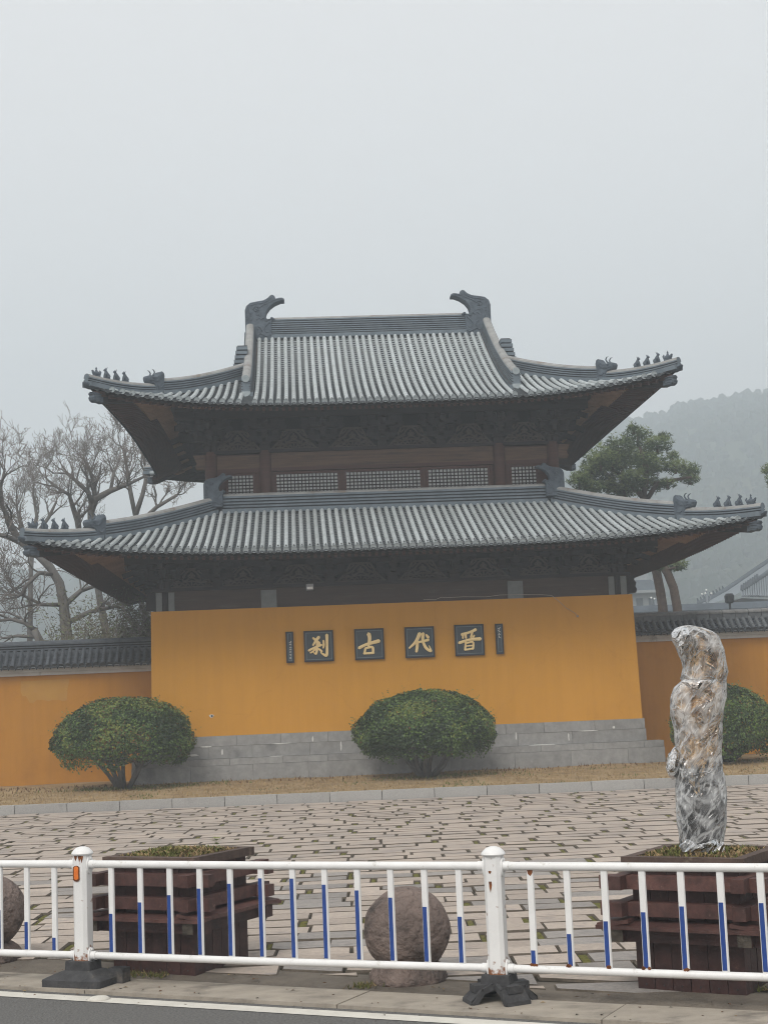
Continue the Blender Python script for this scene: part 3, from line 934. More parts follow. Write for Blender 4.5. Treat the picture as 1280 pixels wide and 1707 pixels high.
def place_brackets(xs, cps, yw, z0, sc, side_half, ydepth):
    first = None
    for x in xs:
        if first is None:
            mb = bracket_mesh(sc)
            mb.v = [(a+x, b+yw, c+z0) for a, b, c in mb.v]
            first = mb.build('bracket_set', 'wood', gate, origin=(x, yw, z0))
        else:
            dup(first, gate, (x, yw, z0))
    for s in (-1, 1):                      # down the two flanks
        for k in range(1, int(ydepth/1.25)+1):
            dup(first, gate, (CX+s*side_half, yw+k*1.25, z0), s*PI/2)
        dup(first, gate, (CX+s*side_half, yw, z0), s*PI/4)
    cf = None
    for x in cps:
        if cf is None:
            mb = carved_mesh()
            mb.v = [(a+x, b+yw+0.10, c*sc+z0+0.01) for a, b, c in mb.v]
            cf = mb.build('carved_panel', 'carved', gate, origin=(x, yw+0.10, z0))
        else:
            dup(cf, gate, (x, yw+0.10, z0))
LB = [CX+d for d in (-4.97, -3.82, -2.72, -1.38, 0.0, 1.36, 2.69, 3.8, 4.97)]
LC = [(a+b)/2 for a, b in zip(LB, LB[1:])]
place_brackets(LB, LC, YF+0.1, 4.47, 1.0, 5.0, 10.5)
UB = [CX+d for d in (-4.0, -2.74, -1.38, 0.0, 1.37, 2.73, 4.0)]
UC = [(a+b)/2 for a, b in zip(UB, UB[1:])]

# --- upper storey body
YU = 35.45
mb = MB()
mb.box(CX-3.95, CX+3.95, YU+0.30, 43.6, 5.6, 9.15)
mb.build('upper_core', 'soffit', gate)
for dx in (-4.0, -2.74, 2.73, 4.0):
    mb = MB()
    mb.tube([(CX+dx, YU+0.05, 6.2), (CX+dx, YU+0.05, 7.74)], 0.14, 14)
    mb.build('column', 'wood_red', gate, smooth=True, auto=40)
mb = MB()
mb.box(CX-4.15, CX+4.15, YU-0.06, YU+0.2, 7.69, 7.76)
mb.build('plate_beam', 'wood', gate, origin=(CX, YU, 7.7))
for x0, x1 in ((CX-2.60, CX+2.59),):
    mb = MB()
    mb.box(x0, x1, YU+0.02, YU+0.16, 7.335, 7.69)
    mb.build('lintel_beam', 'wood_board', gate, origin=(x0, YU, 7.33))
    mb = MB()
    mb.box(x0, x1, YU+0.0, YU+0.16, 7.255, 7.335)
    mb.build('head_rail', 'wood_red', gate, origin=(x0, YU, 7.255))
for s in (-1, 1):
    a, b = sorted((CX+s*3.86, CX+s*2.87))
    mb = MB()
    mb.box(a, b, YU+0.02, YU+0.16, 7.33, 7.64)
    mb.build('lintel_beam', 'wood_board', gate, origin=(a, YU, 7.33))
    mb = MB()
    mb.box(a, b, YU+0.0, YU+0.16, 7.23, 7.33)
    mb.build('head_rail', 'wood_red', gate, origin=(a, YU, 7.23))
    mb = MB()
    out = [(0, 0), (0.30, 0.0), (0.34, 0.08), (0.28, 0.14), (0.33, 0.22), (0.40, 0.34), (0, 0.34)]
    mb.prism([(p*0.7, q) for p, q in out], (CX+s*4.13, YU+0.0, 7.34), (s, 0, 0), (0, 0, 1), (0, -1, 0), 0.16, bev=0.01)
    mb.build('beam_end', 'wood_board', gate)
def window(x0, x1, z0, z1, nxp):
    f = MB()
    y0, y1 = YU+0.04, YU+0.14
    fw = 0.055
    f.box(x0-fw, x0, y0, y1, z0-fw, z1+fw)
    f.box(x1, x1+fw, y0, y1, z0-fw, z1+fw)
    f.box(x0, x1, y0, y1, z1, z1+fw)
    f.box(x0, x1, y0, y1, z0-fw, z0)
    wo = f.build('window', 'wood_red', gate, origin=(x0, YU, z0))
    l_ = MB()
    nz = 7
    for i in range(1, nxp):
        x = lerp(x0, x1, i/nxp)
        l_.box(x-0.0115, x+0.0115, YU+0.065, YU+0.10, z0, z1)
    for j in range(1, nz):
        z = lerp(z0, z1, j/nz)
        l_.box(x0, x1, YU+0.069, YU+0.104, z-0.0115, z+0.0115)
    l_.build('lattice', 'lattice', wo)
    p = MB()
    p.box(x0, x1, YU+0.115, YU+0.125, z0, z1)
    p.build('pane', 'paper', wo)
    if nxp == 7 and x0 < CX:         # torn paper
        t = MB()
        t.ball((x1-0.13, YU+0.108, z0+0.24), (0.05, 0.006, 0.03), 8, 5)
        t.ball((x1-0.035, YU+0.108, z0+0.26), (0.03, 0.006, 0.035), 8, 5)
        t.build('torn_paper', 'white_letter', wo)
WZ0, WZ1 = 6.64, 7.185
for x0, x1, n_ in ((-1.54, -0.97, 7), (-0.42, 1.0, 17), (1.2, 2.93, 20), (3.12, 4.52, 16), (5.08, 5.66, 7)):
    window(x0, x1, WZ0, WZ1, n_)
mb = MB()
for x0, x1 in ((-1.8, -1.60), (-0.91, -0.81), (-0.53, -0.48), (1.06, 1.14), (2.99, 3.06), (4.58, 4.64), (4.94, 5.02), (5.72, 5.92)):
    pm = MB()
    pm.box(x0, x1, YU+0.05, YU+0.15, 6.3, 7.235)
    pm.build('window_post', 'wood_red', gate, origin=(x0, YU, 6.3))
mb.box(CX-3.95, CX+3.95, YU+0.15, YU+0.28, 6.0, 7.7)
mb.build('wall_lining', 'wood_red', gate)
place_brackets(UB, UC, YU+0.05, 7.76, 1.13, 4.0, 7.8)

# --- roofs ------------------------------------------------------------------
class Roof:
    def __init__(s, hx, hy, z0, a, b, L, c, dtop, half=None, kh=1.0):
        s.kh = kh
        s.hx, s.hy, s.z0, s.a, s.b, s.L, s.c, s.dtop, s.half = hx, hy, z0, a, b, L, c, dtop, half
    def P(s, d):
        return s.a*d + s.b*d*d
    def at(s, u, vv, dz=0.0, d=None):
        """warped point over plan position (u, vv) from the hall's centre"""
        if d is None:
            df = s.hy-abs(vv)
            ds = (s.hx-abs(u))*s.kh
            d = min(df, ds) if (s.half is None or abs(u) > s.half) else df
            d = max(d, 0)
        wu, wv = min(abs(u)/s.hx, 1.02)**4, min(abs(vv)/s.hy, 1.02)**4
        ww = wu*wv
        x = CX+u+math.copysign(s.c*ww, u)
        y = CYR+vv+math.copysign(s.c*ww, vv)
        return V((x, y, s.z0+s.P(d)+s.L*ww+dz))
LOW = Roof(7.06, 7.78, 5.00, 0.335, 0.0075, 0.34, 0.48, 3.55, kh=1.11)
UPP = Roof(5.92, 5.93, 8.46, 0.33, 0.0280, 0.40, 0.52, 5.8, half=3.1, kh=1.09)

def row_mesh(mb, pts, r, sgn=1, tl=0.285, hole=True):
    """one course of barrel tiles along pts (eave first) with stepped joints, end disc and nail hole"""
    ln = [0.0]
    for p, q in zip(pts, pts[1:]):
        ln.append(ln[-1]+(q-p).length)
    tot = ln[-1]
    def pos(s):
        s = min(max(s, 0), tot)
        for i in range(len(ln)-1):
            if s <= ln[i+1]+1e-9:
                return pts[i].lerp(pts[i+1], (s-ln[i])/max(ln[i+1]-ln[i], 1e-6))
        return pts[-1]
    arcs = [PI*(k/6) for k in range(7)]
    n_t = max(1, int(round(tot/tl)))
    for i in range(n_t):
        s0, s1 = tot*i/n_t, tot*(i+1)/n_t
        p, q = pos(s0), pos(s1)
        t = (q-p).normalized()
        la = t.cross(V((0, 0, 1))).normalized()
        nr = la.cross(t)
        vs = []
        for pp, rr in ((p, r*1.03), (q, r*0.93)):
            for a in arcs:
                vs.append(pp + la*math.cos(a)*rr + nr*(math.sin(a)*rr*1.05))
        mb.add(vs, [(k, k+1, 8+k, 7+k) for k in range(6)])
        # front lip of the joint
        vs = [p + la*math.cos(a)*r*1.03 + nr*(math.sin(a)*r*1.08) for a in arcs] + [p + la*math.cos(a)*r*0.85 + nr*(math.sin(a)*r*0.85) for a in arcs]
        mb.add(vs, [(k+1, k, 7+k, 8+k) for k in range(6)])
    # end disc, raised rim and boss
    p, q = pos(0), pos(0.2)
    t = (q-p).normalized()
    la = t.cross(V((0, 0, 1))).normalized()
    nr = la.cross(t)
    c = p - t*0.012 + nr*0.012
    rd = r*1.24
    k_ = 12
    rim = [c + la*math.cos(2*PI*k/k_)*rd + nr*math.sin(2*PI*k/k_)*rd for k in range(k_)]
    bk = [x + t*0.04 for x in rim]
    inn = [c + t*0.010 + (x-c)*0.76 for x in rim]
    mb.add(rim+bk+inn, [(k, k_+k, k_+(k+1) % k_, (k+1) % k_) for k in range(k_)] + [((k+1) % k_, 2*k_+(k+1) % k_, 2*k_+k, k) for k in range(k_)] + [tuple(range(2*k_, 3*k_))[::-1]], 1)
    if hole:
        h = pos(0.13)
        t2 = (pos(0.2)-pos(0.06)).normalized()
        n2 = la.cross(t2)
        o = h + n2*(r*1.085)
        mb.add([o - la*0.027 - n2*0.006, o + n2*0.004, o + la*0.027 - n2*0.006, o + t2*0.15], [(0, 1, 3), (1, 2, 3)], 2)

def make_roof(rf, name, spacing, r, umax_rows, label_rows):
    # deck with underside
    mb = MB()
    n_ = 40
    def sheet(fn, flip=False):
        vs, fs = [], []
        for i in range(n_+1):
            for j in range(13):
                vs.append(fn(i/n_, j/12))
        for i in range(n_):
            for j in range(12):
                a = i*13+j
                f = (a, a+13, a+14, a+1)
                fs.append(f[::-1] if flip else f)
        mb.add(vs, fs)
    if rf.half is None:
        top = lambda u: min(rf.dtop, (rf.hx-abs(u))*rf.kh)
    else:
        top = lambda u: (rf.dtop if abs(u) <= rf.half else (rf.hx-abs(u))*rf.kh)
    us = lambda i: lerp(-rf.hx, rf.hx, i)
    for dz, fl in ((-0.03, False), (-0.10, True)):
        sheet(lambda i, j: rf.at(us(i), -rf.hy+top(us(i))*j, dz, top(us(i))*j), fl)
        sheet(lambda i, j: rf.at(us(i), rf.hy-top(us(i))*j, dz, top(us(i))*j), not fl)
        side = lambda v_: min(rf.hx-(rf.half or (rf.hx-rf.dtop/rf.kh)), (rf.hy-abs(v_))/rf.kh)
        for s in (-1, 1):
            sheet(lambda i, j: rf.at(s*(rf.hx-side(lerp(-rf.hy, rf.hy, i))*j), lerp(-rf.hy, rf.hy, i), dz, side(lerp(-rf.hy, rf.hy, i))*j*rf.kh), (s > 0) == fl)
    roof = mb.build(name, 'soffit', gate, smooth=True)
    # front barrel rows
    nrow = int(2*umax_rows/spacing)
    us_ = [(-(nrow-1)/2+i)*spacing for i in range(nrow)]
    for u in us_:
        if rf.half and abs(abs(u)-rf.half) < 0.10:
            continue
        D = top(u) - (0.12 if top(u) < rf.dtop else 0.0)
        if D < 0.12:
            continue
        ns = max(3, int(D/0.3))
        pts = [rf.at(u, -rf.hy+D*k/ns, 0.035, D*k/ns) for k in range(ns+1)]
        mb = MB()
        row_mesh(mb, pts, r)
        mb.build('tile_row', ['tile', 'tile_end', 'hole'], roof, smooth=True, origin=pts[0], auto=35)
    # pan tiles between, with drip lips
    mb = MB()
    for u in [x+spacing/2 for x in us_[:-1]] + [us_[0]-spacing/2, us_[-1]+spacing/2]:
        D = top(u)
        if D < 0.1:
            continue
        wv = spacing/2
        ex = 0.15
        k = 0
        while k*ex < D-0.02:
            d0, d1 = k*ex, min((k+1)*ex, D)
            rows = []
            for dd, h in ((d0, 0.014), (d1, -0.020)):
                rows.append([rf.at(u+wv*a, -rf.hy+dd, h + 0.030*a*a, dd) for a in (-1, -0.5, 0, 0.5, 1)])
            low = [p - V((0, 0, 0.034)) for p in rows[0]]
            vs = rows[0]+rows[1]+low
            fs = [(i, i+1, 6+i, 5+i) for i in range(4)] + [(10+i, 11+i, i+1, i) for i in range(4)]
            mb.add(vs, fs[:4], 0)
            mb.add(vs, fs[4:], 2)  # front lip faces coloured darker, as painted shade
            if k == 0:      # drip tile
                p0, p1 = rows[0][0], rows[0][4]
                nrm = V((0, -1, 0))
                pts = [p0+V((0, 0.02, 0.0)), p0.lerp(p1, 0.25)+V((0, 0.015, -0.060)), p0.lerp(p1, 0.5)+V((0, 0.012, -0.082)), p0.lerp(p1, 0.75)+V((0, 0.015, -0.060)), p1+V((0, 0.02, 0)), p0.lerp(p1, 0.5)+V((0, 0.02, -0.03))]
                bk = [p+V((0, 0.03, 0)) for p in pts]
                mb.add(pts+bk, [(5, 0, 1), (5, 1, 2), (5, 2, 3), (5, 3, 4)] + [(i, 6+i, 7+i, i+1) for i in range(4)], 1)
            k += 1
    stuff(mb.build('pan_tiles', ['pan', 'drip', 'tile_shade'], roof))
    # flanks and back: joined rows, seen only from beside
    mb = MB()
    for s in (-1, 1):
        nv = int(2*(rf.hy-0.1)/spacing)
        for i in range(nv):
            v_ = (-(nv-1)/2+i)*spacing
            D = side(v_) - 0.1
            if D < 0.15:
                continue
            ns = max(2, int(D/0.5))
            pts = [rf.at(s*(rf.hx-D*k/ns), v_, 0.035, D*k/ns*rf.kh) for k in range(ns+1)]
            row_mesh(mb, pts, r, tl=0.9, hole=False)
    for u in us_[::1]:
        D = top(u)-0.1
        if D < 0.15:
            continue
        pts = [rf.at(u, rf.hy-D*k/4, 0.035, D*k/4) for k in range(5)]
        row_mesh(mb, pts, r, tl=1.2, hole=False)
    stuff(mb.build('flank_tiles', ['tile', 'tile_end', 'hole'], roof))
    return roof

def ridge_profile(h, hw, n, capw=None):
    """layered ridge: flange, n courses with grooves coloured dark as shade, half round cap. returns profile and material list"""
    capw = capw or hw*0.95
    L = [(hw+0.05, -0.08), (hw+0.05, 0.02)]
    ch = (h-0.10)/n
    for i in range(n):
        z0, z1 = 0.03+i*ch, 0.03+(i+1)*ch
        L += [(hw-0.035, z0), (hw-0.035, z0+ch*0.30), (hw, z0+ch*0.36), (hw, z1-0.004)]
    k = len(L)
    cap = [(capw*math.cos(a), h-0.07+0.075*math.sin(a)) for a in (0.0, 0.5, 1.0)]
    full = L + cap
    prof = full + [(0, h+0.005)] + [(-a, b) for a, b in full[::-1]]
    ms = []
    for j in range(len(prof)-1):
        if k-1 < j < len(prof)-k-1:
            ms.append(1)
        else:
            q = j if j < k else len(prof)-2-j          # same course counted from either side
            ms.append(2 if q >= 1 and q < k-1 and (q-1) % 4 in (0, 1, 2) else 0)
    return prof, ms
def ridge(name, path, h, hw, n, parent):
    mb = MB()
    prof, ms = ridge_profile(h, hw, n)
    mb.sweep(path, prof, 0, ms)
    return mb.build(name, ['ridge', 'ridge_cap', 'tile_shade'], parent, origin=path[0])

OWL = [(145, 760), (145, 330), (165, 270), (220, 225), (300, 210), (400, 195), (460, 165), (500, 125), (530, 118), (560, 140), (570, 175), (620, 163), (660, 163), (688, 180), (690, 200),
       (680, 206), (640, 207), (560, 240), (490, 290), (445, 350), (430, 400), (432, 440), (450, 460), (490, 455), (500, 435), (530, 440), (555, 465), (545, 480), (520, 490), (505, 520), (505, 760)]
def owl(name, parent, base, k, sx, th, nrm=(0, -1, 0), ux=(1, 0, 0)):
    """ridge-end ornament; base is the foot of its outer edge, sx = +1 beak to the right"""
    base, ux = V(base), V(ux)*sx
    kk = 0.0019*k
    O = [((a-145)*kk, (760-b)*kk) for a, b in OWL]
    nrm = V(nrm)
    mb = MB()
    mb.prism(O, base + nrm*th/2, ux, (0, 0, 1), nrm, th, bev=0.025*k)
    rr = lambda pts, r0, r1=None: mb.tube([base + nrm*(th/2+0.004) + ux*((a-145)*kk) + V((0, 0, (760-b)*kk)) for a, b in pts], [lerp(r0, r1 or r0, i/(len(pts)-1))*k for i in range(len(pts))], 6)
    # scales down the back, face, curls, lower dragon
    rr([(190, 300), (200, 400), (195, 540), (185, 740)], 0.016)
    for i in range(14):
        y = 330+i*30
        rr([(150, y), (185, y+22)], 0.008)
    rr([(215, 410), (200, 395), (205, 375), (230, 380), (228, 415), (200, 425), (185, 400)], 0.012)
    rr([(250, 320), (290, 280), (340, 300), (330, 340), (290, 350), (270, 330)], 0.016)
    mb.ball(base + nrm*(th/2) + ux*((310-145)*kk) + V((0, 0, (760-320)*kk)), 0.035*k, 8, 6)
    rr([(340, 300), (400, 260), (460, 240), (540, 200), (640, 182)], 0.018, 0.008)
    rr([(230, 270), (300, 245), (380, 240), (450, 215), (510, 160)], 0.012)
    rr([(360, 470), (400, 440), (430, 490), (470, 470), (530, 462)], 0.024, 0.014)
    rr([(300, 470), (340, 440), (370, 470)], 0.014)
    rr([(480, 500), (430, 550), (400, 600), (430, 650), (470, 640)], 0.026, 0.014)
    rr([(310, 690), (350, 660), (400, 690), (450, 710), (490, 690)], 0.02)
    rr([(320, 560), (350, 580), (370, 620), (350, 640)], 0.016)
    rr([(230, 470), (215, 520), (240, 560)], 0.014)
    rr([(290, 410), (330, 400), (360, 420)], 0.014)
    mb.ball(base + nrm*(th/2) + ux*((510-145)*kk) + V((0, 0, (760-452)*kk)), 0.034*k, 8, 6)
    return mb.build(name, 'beast', parent, origin=base)
BEAST = [(350, 500), (345, 400), (320, 350), (250, 340), (215, 300), (198, 250), (215, 215), (250, 200), (300, 215), (380, 205), (440, 170), (480, 115), (510, 100), (545, 120), (565, 180), (555, 240), (548, 500)]
def beast(parent, base, ux, k=1.0):
    """horned beast head; ux is the direction the muzzle points"""
    base, ux = V(base), V(ux)
    nr = V((ux.y, -ux.x, 0)) if ux.x > 0 else V((-ux.y, ux.x, 0))
    kk = 0.00118*k
    O = [((450-a)*kk, (500-b)*kk) for a, b in BEAST]
    mb = MB()
    mb.prism(O, base + nr*0.11, ux, (0, 0, 1), nr, 0.22, bev=0.03)
    pt = lambda a, b, s: base + ux*((450-a)*kk) + V((0, 0, (500-b)*kk)) + nr*s
    for s in (-0.06, 0.06):      # horns
        mb.tube([pt(300, 210, s), pt(330, 180, s), pt(345, 140, s*1.2), pt(320, 105, s*1.3), pt(285, 98, s*1.3)], [0.022, 0.02, 0.016, 0.012, 0.004], 6)
        mb.ball(pt(285, 240, s*1.7), 0.028, 8, 6)
    for i in range(5):           # mane
        for s in (0.115, -0.115):
            mb.tube([pt(360+i*12, 300-i*22, s), pt(440+i*14, 250-i*24, s), pt(520+i*4, 200-i*16, s*0.9)], [0.016, 0.018, 0.008], 5)
    for s in (0.115, -0.115):
        mb.tube([pt(215, 290, s*0.9), pt(270, 285, s), pt(340, 300, s)], 0.014, 5)
        mb.tube([pt(380, 360, s), pt(420, 400, s), pt(470, 390, s), pt(500, 340, s)], 0.018, 5)
    return mb.build('ridge_beast', 'beast', parent, origin=base)
def figure(parent, base, ux, kind, k=0.98):
    """small seated animal facing ux, 0.22 m tall"""
    base, ux = V(base), V(ux)
    la = V((ux.y, -ux.x, 0))
    p = lambda f, s, z: base + ux*f + la*s + V((0, 0, z))
    mb = MB()
    b0 = base.copy()
    if kind < 3:
        mb.obox(p(0, 0, 0.012), ux*0.075, la*0.045, (0, 0, 0.012))
        mb.tube([p(-0.045, 0, 0.03), p(-0.03, 0, 0.08), p(0.005, 0, 0.135), p(0.02, 0, 0.175)], [0.046, 0.052, 0.040, 0.028], 8)
        mb.ball(p(0.032, 0, 0.195), (0.036, 0.032, 0.032), 8, 6)
        mb.tube([p(0.03, 0, 0.19), p(0.075, 0, 0.18)], [0.022, 0.012], 6)
        for s in (-0.022, 0.022):
            mb.tube([p(0.015, s, 0.215), p(0.008 - 0.01*kind, s*1.3, 0.25+0.01*(kind == 2))], [0.012, 0.003], 5)
            mb.tube([p(0.025, s, 0.13), p(0.05, s, 0.07), p(0.055, s, 0.02)], [0.018, 0.013, 0.014], 6)
            mb.ball(p(-0.035, s*1.6, 0.045), (0.035, 0.025, 0.035), 7, 5)
        mb.tube([p(-0.08, 0, 0.03), p(-0.10, 0, 0.07), p(-0.085, 0, 0.11)], [0.018, 0.017, 0.006], 6)
    else:                       # rider on a fowl, lower and longer
        mb.tube([p(-0.09, 0, 0.05), p(-0.03, 0, 0.07), p(0.05, 0, 0.06), p(0.09, 0, 0.09), p(0.10, 0, 0.125)], [0.03, 0.06, 0.055, 0.03, 0.024], 8)
        mb.tube([p(0.10, 0, 0.125), p(0.135, 0, 0.12)], [0.018, 0.004], 6)
        mb.tube([p(-0.09, 0, 0.05), p(-0.12, 0, 0.11), p(-0.10, 0, 0.15)], [0.03, 0.026, 0.008], 6)
        mb.tube([p(-0.005, 0, 0.11), p(-0.005, 0, 0.16)], [0.034, 0.022], 7)
        mb.ball(p(-0.003, 0, 0.185), 0.022, 7, 5)
        mb.tube([p(-0.003, 0, 0.2), p(-0.003, 0, 0.225)], [0.012, 0.004], 5)
        mb.obox(p(0, 0, 0.015), ux*0.085, la*0.05, (0, 0, 0.02))
    mb.v = [tuple(b0[i]+(q[i]-b0[i])*k for i in range(3)) for q in mb.v]
    return mb.build('ridge_figure', 'beast', parent, smooth=True, origin=base, auto=50)

def hip(rf, roof, s_in, s_beast, h1, h2, name):
    for sx in (-1, 1):
        for sy in (-1, 1):
            P = lambda s, dz=0.08: rf.at(sx*(rf.hx-s), sy*(rf.hy-s*rf.kh), dz, s*rf.kh)
            n_ = 14
            ridge('hip_ridge', [P(lerp(s_in, s_beast, i/n_)) for i in range(n_+1)], h1, 0.10, 4, roof)
            ridge('hip_ridge_end', [P(lerp(s_beast-0.02, -0.03, i/n_)) for i in range(n_+1)], h2, 0.095, 2, roof)
            d = (P(0)-P(s_beast))
            d.z = 0
            d.normalize()
            if sy < 0:
                beast(roof, P(s_beast-0.04, 0.03), d, 1.12)
                for k, s in enumerate((0.475, 0.345, 0.215, 0.085)):
                    s = s*(1.0 if rf is LOW else 0.93)
                    figure(roof, P(s, 0.08+h2-0.005), d, k)
            # upturned tile mouth and carved beam head at the corner
            c = P(-0.02, 0.0)
            la = V((d.y, -d.x, 0))
            mb = MB()
            mb.loft([[c + d*f + la*(w_*math.cos(a)) + V((0, 0, z+h_*math.sin(a))) for a in [2*PI*k/10 for k in range(10)]] for f, w_, h_, z in ((-0.28, 0.09, 0.06, 0.02), (-0.05, 0.12, 0.075, 0.025), (0.05, 0.10, 0.05, 0.05), (0.10, 0.05, 0.02, 0.085))])
            mb.build('corner_tile', 'beast', roof, smooth=True, origin=c, auto=50)
            mb = MB()
            inner = rf.at(sx*(rf.hx-2.4), sy*(rf.hy-2.4*rf.kh), -0.30, 2.4*rf.kh)
            tip = P(0.12, -0.20)
            mb.beam(inner, tip, 0.17, 0.22)
            cb = mb.build('corner_beam', 'wood', roof, origin=tip)
            mb = MB()
            o = [(0, -0.02), (0.10, 0.0), (0.20, -0.01), (0.27, 0.03), (0.29, 0.09), (0.26, 0.13), (0.29, 0.17), (0.27, 0.21), (0.17, 0.215), (0.10, 0.19), (0, 0.20)]
            side = la if la.y < 0 else -la
            mb.prism(o, tip - d*0.03 + side*0.085 + V((0, 0, -0.09)), d, (0, 0, 1), side, 0.17, bev=0.025)
            for z in (0.05, 0.11, 0.16):
                mb.tube([tip + side*0.09 + d*0.03 + V((0, 0, z-0.09)), tip + side*0.092 + d*0.12 + V((0, 0, z-0.075)), tip + side*0.085 + d*0.22 + V((0, 0, z-0.09))], 0.012, 5)
            mb.build('beam_head', 'beast', cb, origin=tip)

def rafters(rf, roof, ov_x, ov_y, sp, zoff=-0.13):
    """flying and main rafters: straight along each side, fanned at the corners; each side one joined set"""
    bx, by = rf.hx-ov_x, rf.hy-ov_y
    for side_ in ('front', 'left', 'right'):
        mb = MB()
        half = rf.hx if side_ == 'front' else rf.hy
        body = bx if side_ == 'front' else by
        n_ = int(2*half/sp)
        for i in range(n_+1):
            u = -half + 2*half*i/n_
            if side_ == 'front':
                o = rf.at(u, -rf.hy+0.07, zoff, 0.07)
                m_ = rf.at(u, -rf.hy+0.75, zoff-0.02, 0.75)
                if abs(u) <= body:
                    q = rf.at(u, -rf.hy+ov_y+0.15, zoff-0.05, ov_y+0.15)
                else:
                    cpt = rf.at(math.copysign(body, u), -rf.hy+ov_y, zoff-0.06, ov_y)
                    q = cpt.lerp(o, 0.12)
            else:
                s = -1 if side_ == 'left' else 1
                o = rf.at(s*(rf.hx-0.07), u, zoff, 0.07)
                m_ = rf.at(s*(rf.hx-0.75), u, zoff-0.02, 0.75)
                if abs(u) <= body:
                    q = rf.at(s*(rf.hx-ov_x-0.15), u, zoff-0.05, ov_x+0.15)
                else:
                    cpt = rf.at(s*(rf.hx-ov_x), math.copysign(body, u), zoff-0.06, ov_x)
                    q = cpt.lerp(o, 0.12)
            fl = o.lerp(q, 0.42)
            mb.beam(o, fl, 0.062, 0.075, 1)
            t = (q-o).normalized()
            a_ = o.lerp(q, 0.36) - V((0, 0, 0.075))
            mb.tube([a_, q - V((0, 0, 0.06))], 0.038, 6, True, 0)
        stuff(mb.build('rafters', ['rafter', 'wood_red'], roof))
    # fascia boards along the eave
    for side_ in ('front', 'left', 'right'):
        mb = MB()
        prof = [(0.025, -0.105), (0.025, -0.015), (-0.025, -0.015), (-0.025, -0.105), (0.025, -0.105)]
        n_ = 40
        if side_ == 'front':
            path = [rf.at(lerp(-rf.hx, rf.hx, i/n_), -rf.hy+0.13, 0, 0.13) for i in range(n_+1)]
        else:
            s = -1 if side_ == 'left' else 1
            path = [rf.at(s*(rf.hx-0.13), lerp(-rf.hy, rf.hy, i/n_), 0, 0.13) for i in range(n_+1)]
        mb.sweep(path, prof, caps=False)
        mb.build('eave_board', 'wood', roof, origin=path[0])

low = make_roof(LOW, 'lower_roof', 0.1635, 0.049, 6.99, 'lower')
upp = make_roof(UPP, 'upper_roof', 0.1685, 0.0505, 5.85, 'upper')
rafters(LOW, low, 1.81, 1.98, 0.14)
rafters(UPP, upp, 1.87, 1.88, 0.14)
# purlins carried by the brackets
for y, z, hw, ye in ((YF-0.64, 5.22, 5.75, 46.0), (YU-0.69, 8.66, 4.75, 44.2)):
    mb = MB()
    mb.tube([(CX-hw, y, z), (CX+hw, y, z)], 0.09, 10)
    for s in (-1, 1):
        mb.tube([(CX+s*hw, y, z), (CX+s*hw, ye, z)], 0.09, 10)
    mb.box(CX-hw, CX+hw, y-0.04, y+0.04, z-0.27, z-0.085)
    mb.build('eave_purlin', 'wood', gate, smooth=True, auto=40)
# ridges
hip(LOW, low, 3.12, 1.0, 0.33, 0.20, 'lower')
hip(UPP, upp, 2.78, 0.98, 0.31, 0.20, 'upper')
zr = LOW.z0+LOW.P(3.55)
ridge('top_band', [(CX-3.75+i*0.75, 31.65+3.60, zr+0.05) for i in range(11)], 0.39, 0.13, 4, low)
for s in (-1, 1):
    ridge('top_band', [(CX+s*3.85, 31.65+3.7+i*0.86, zr+0.05) for i in range(11)], 0.39, 0.13, 4, low)
    owl('ridge_ornament', low, (CX+s*4.16, 35.12, zr+0.12), 0.64, -s, 0.22)
zu = UPP.z0+UPP.P(5.8)
main = ridge('main_ridge', [(CX-2.55+i*0.51, CYR, zu+0.10) for i in range(11)], 0.50, 0.16, 7, upp)
for s in (-1, 1):
    owl('ridge_ornament', upp, (CX+s*3.22, CYR-0.02, zu-0.03), 1.0, -s, 0.36)
    for sy in (-1, 1):
        P = lambda d: UPP.at(s*3.1*0.999, sy*(UPP.hy-d), 0.07, d)
        ridge('gable_ridge', [P(lerp(6.0, 1.15, i/16)) for i in range(17)], 0.40, 0.105, 5, upp)
        if sy < 0:
            e = P(1.15)
            mb = MB()
            mb.tube([e+V((0, 0.05, 0.35)), e+V((0, -0.045, 0.335))], 0.085, 12)
            out = [(-0.10, 0.02), (-0.10, -0.03), (0, -0.15), (0.10, -0.03), (0.10, 0.02)]
            mb.build('ridge_end_tile', 'tile_end', upp, origin=e, smooth=True, auto=40)
            mb = MB()
            mb.prism(out, e+V((0, -0.03, 0.02)), (1, 0, 0), (0, 0, 1), (0, -1, 0), 0.08)
            mb.build('ridge_drip_tile', 'tile_end', upp, origin=e)
    # foot ridge of the gable, running back
    mb = MB()
    for i in range(8):
        z0 = 9.74 + i*0.110
        x0, x1 = sorted((CX+s*3.12, CX+s*(3.54-i*0.022)))
        mb.box(x0, x1, 36.95, 42.0, z0, z0+0.078)
        x0, x1 = sorted((CX+s*3.12, CX+s*(3.51-i*0.022)))
        mb.box(x0, x1, 37.0, 41.95, z0+0.078, z0+0.112, 1)  # groove layers coloured dark to paint in their shade
    mb.build('gable_foot_ridge', ['ridge', 'tile_shade'], upp)
    mb = MB()          # gable boards
    pts = [(CYR-2.9, UPP.z0+UPP.P(3.1)-0.1), (CYR+2.9, UPP.z0+UPP.P(3.1)-0.1), (CYR+0.1, zu), (CYR-0.1, zu)]
    mb.prism([(a, b) for a, b in pts], (CX+s*3.0, 0, 0), (0, 1, 0), (0, 0, 1), (s, 0, 0), 0.1)
    mb.build('gable_board', 'wood_board', upp)

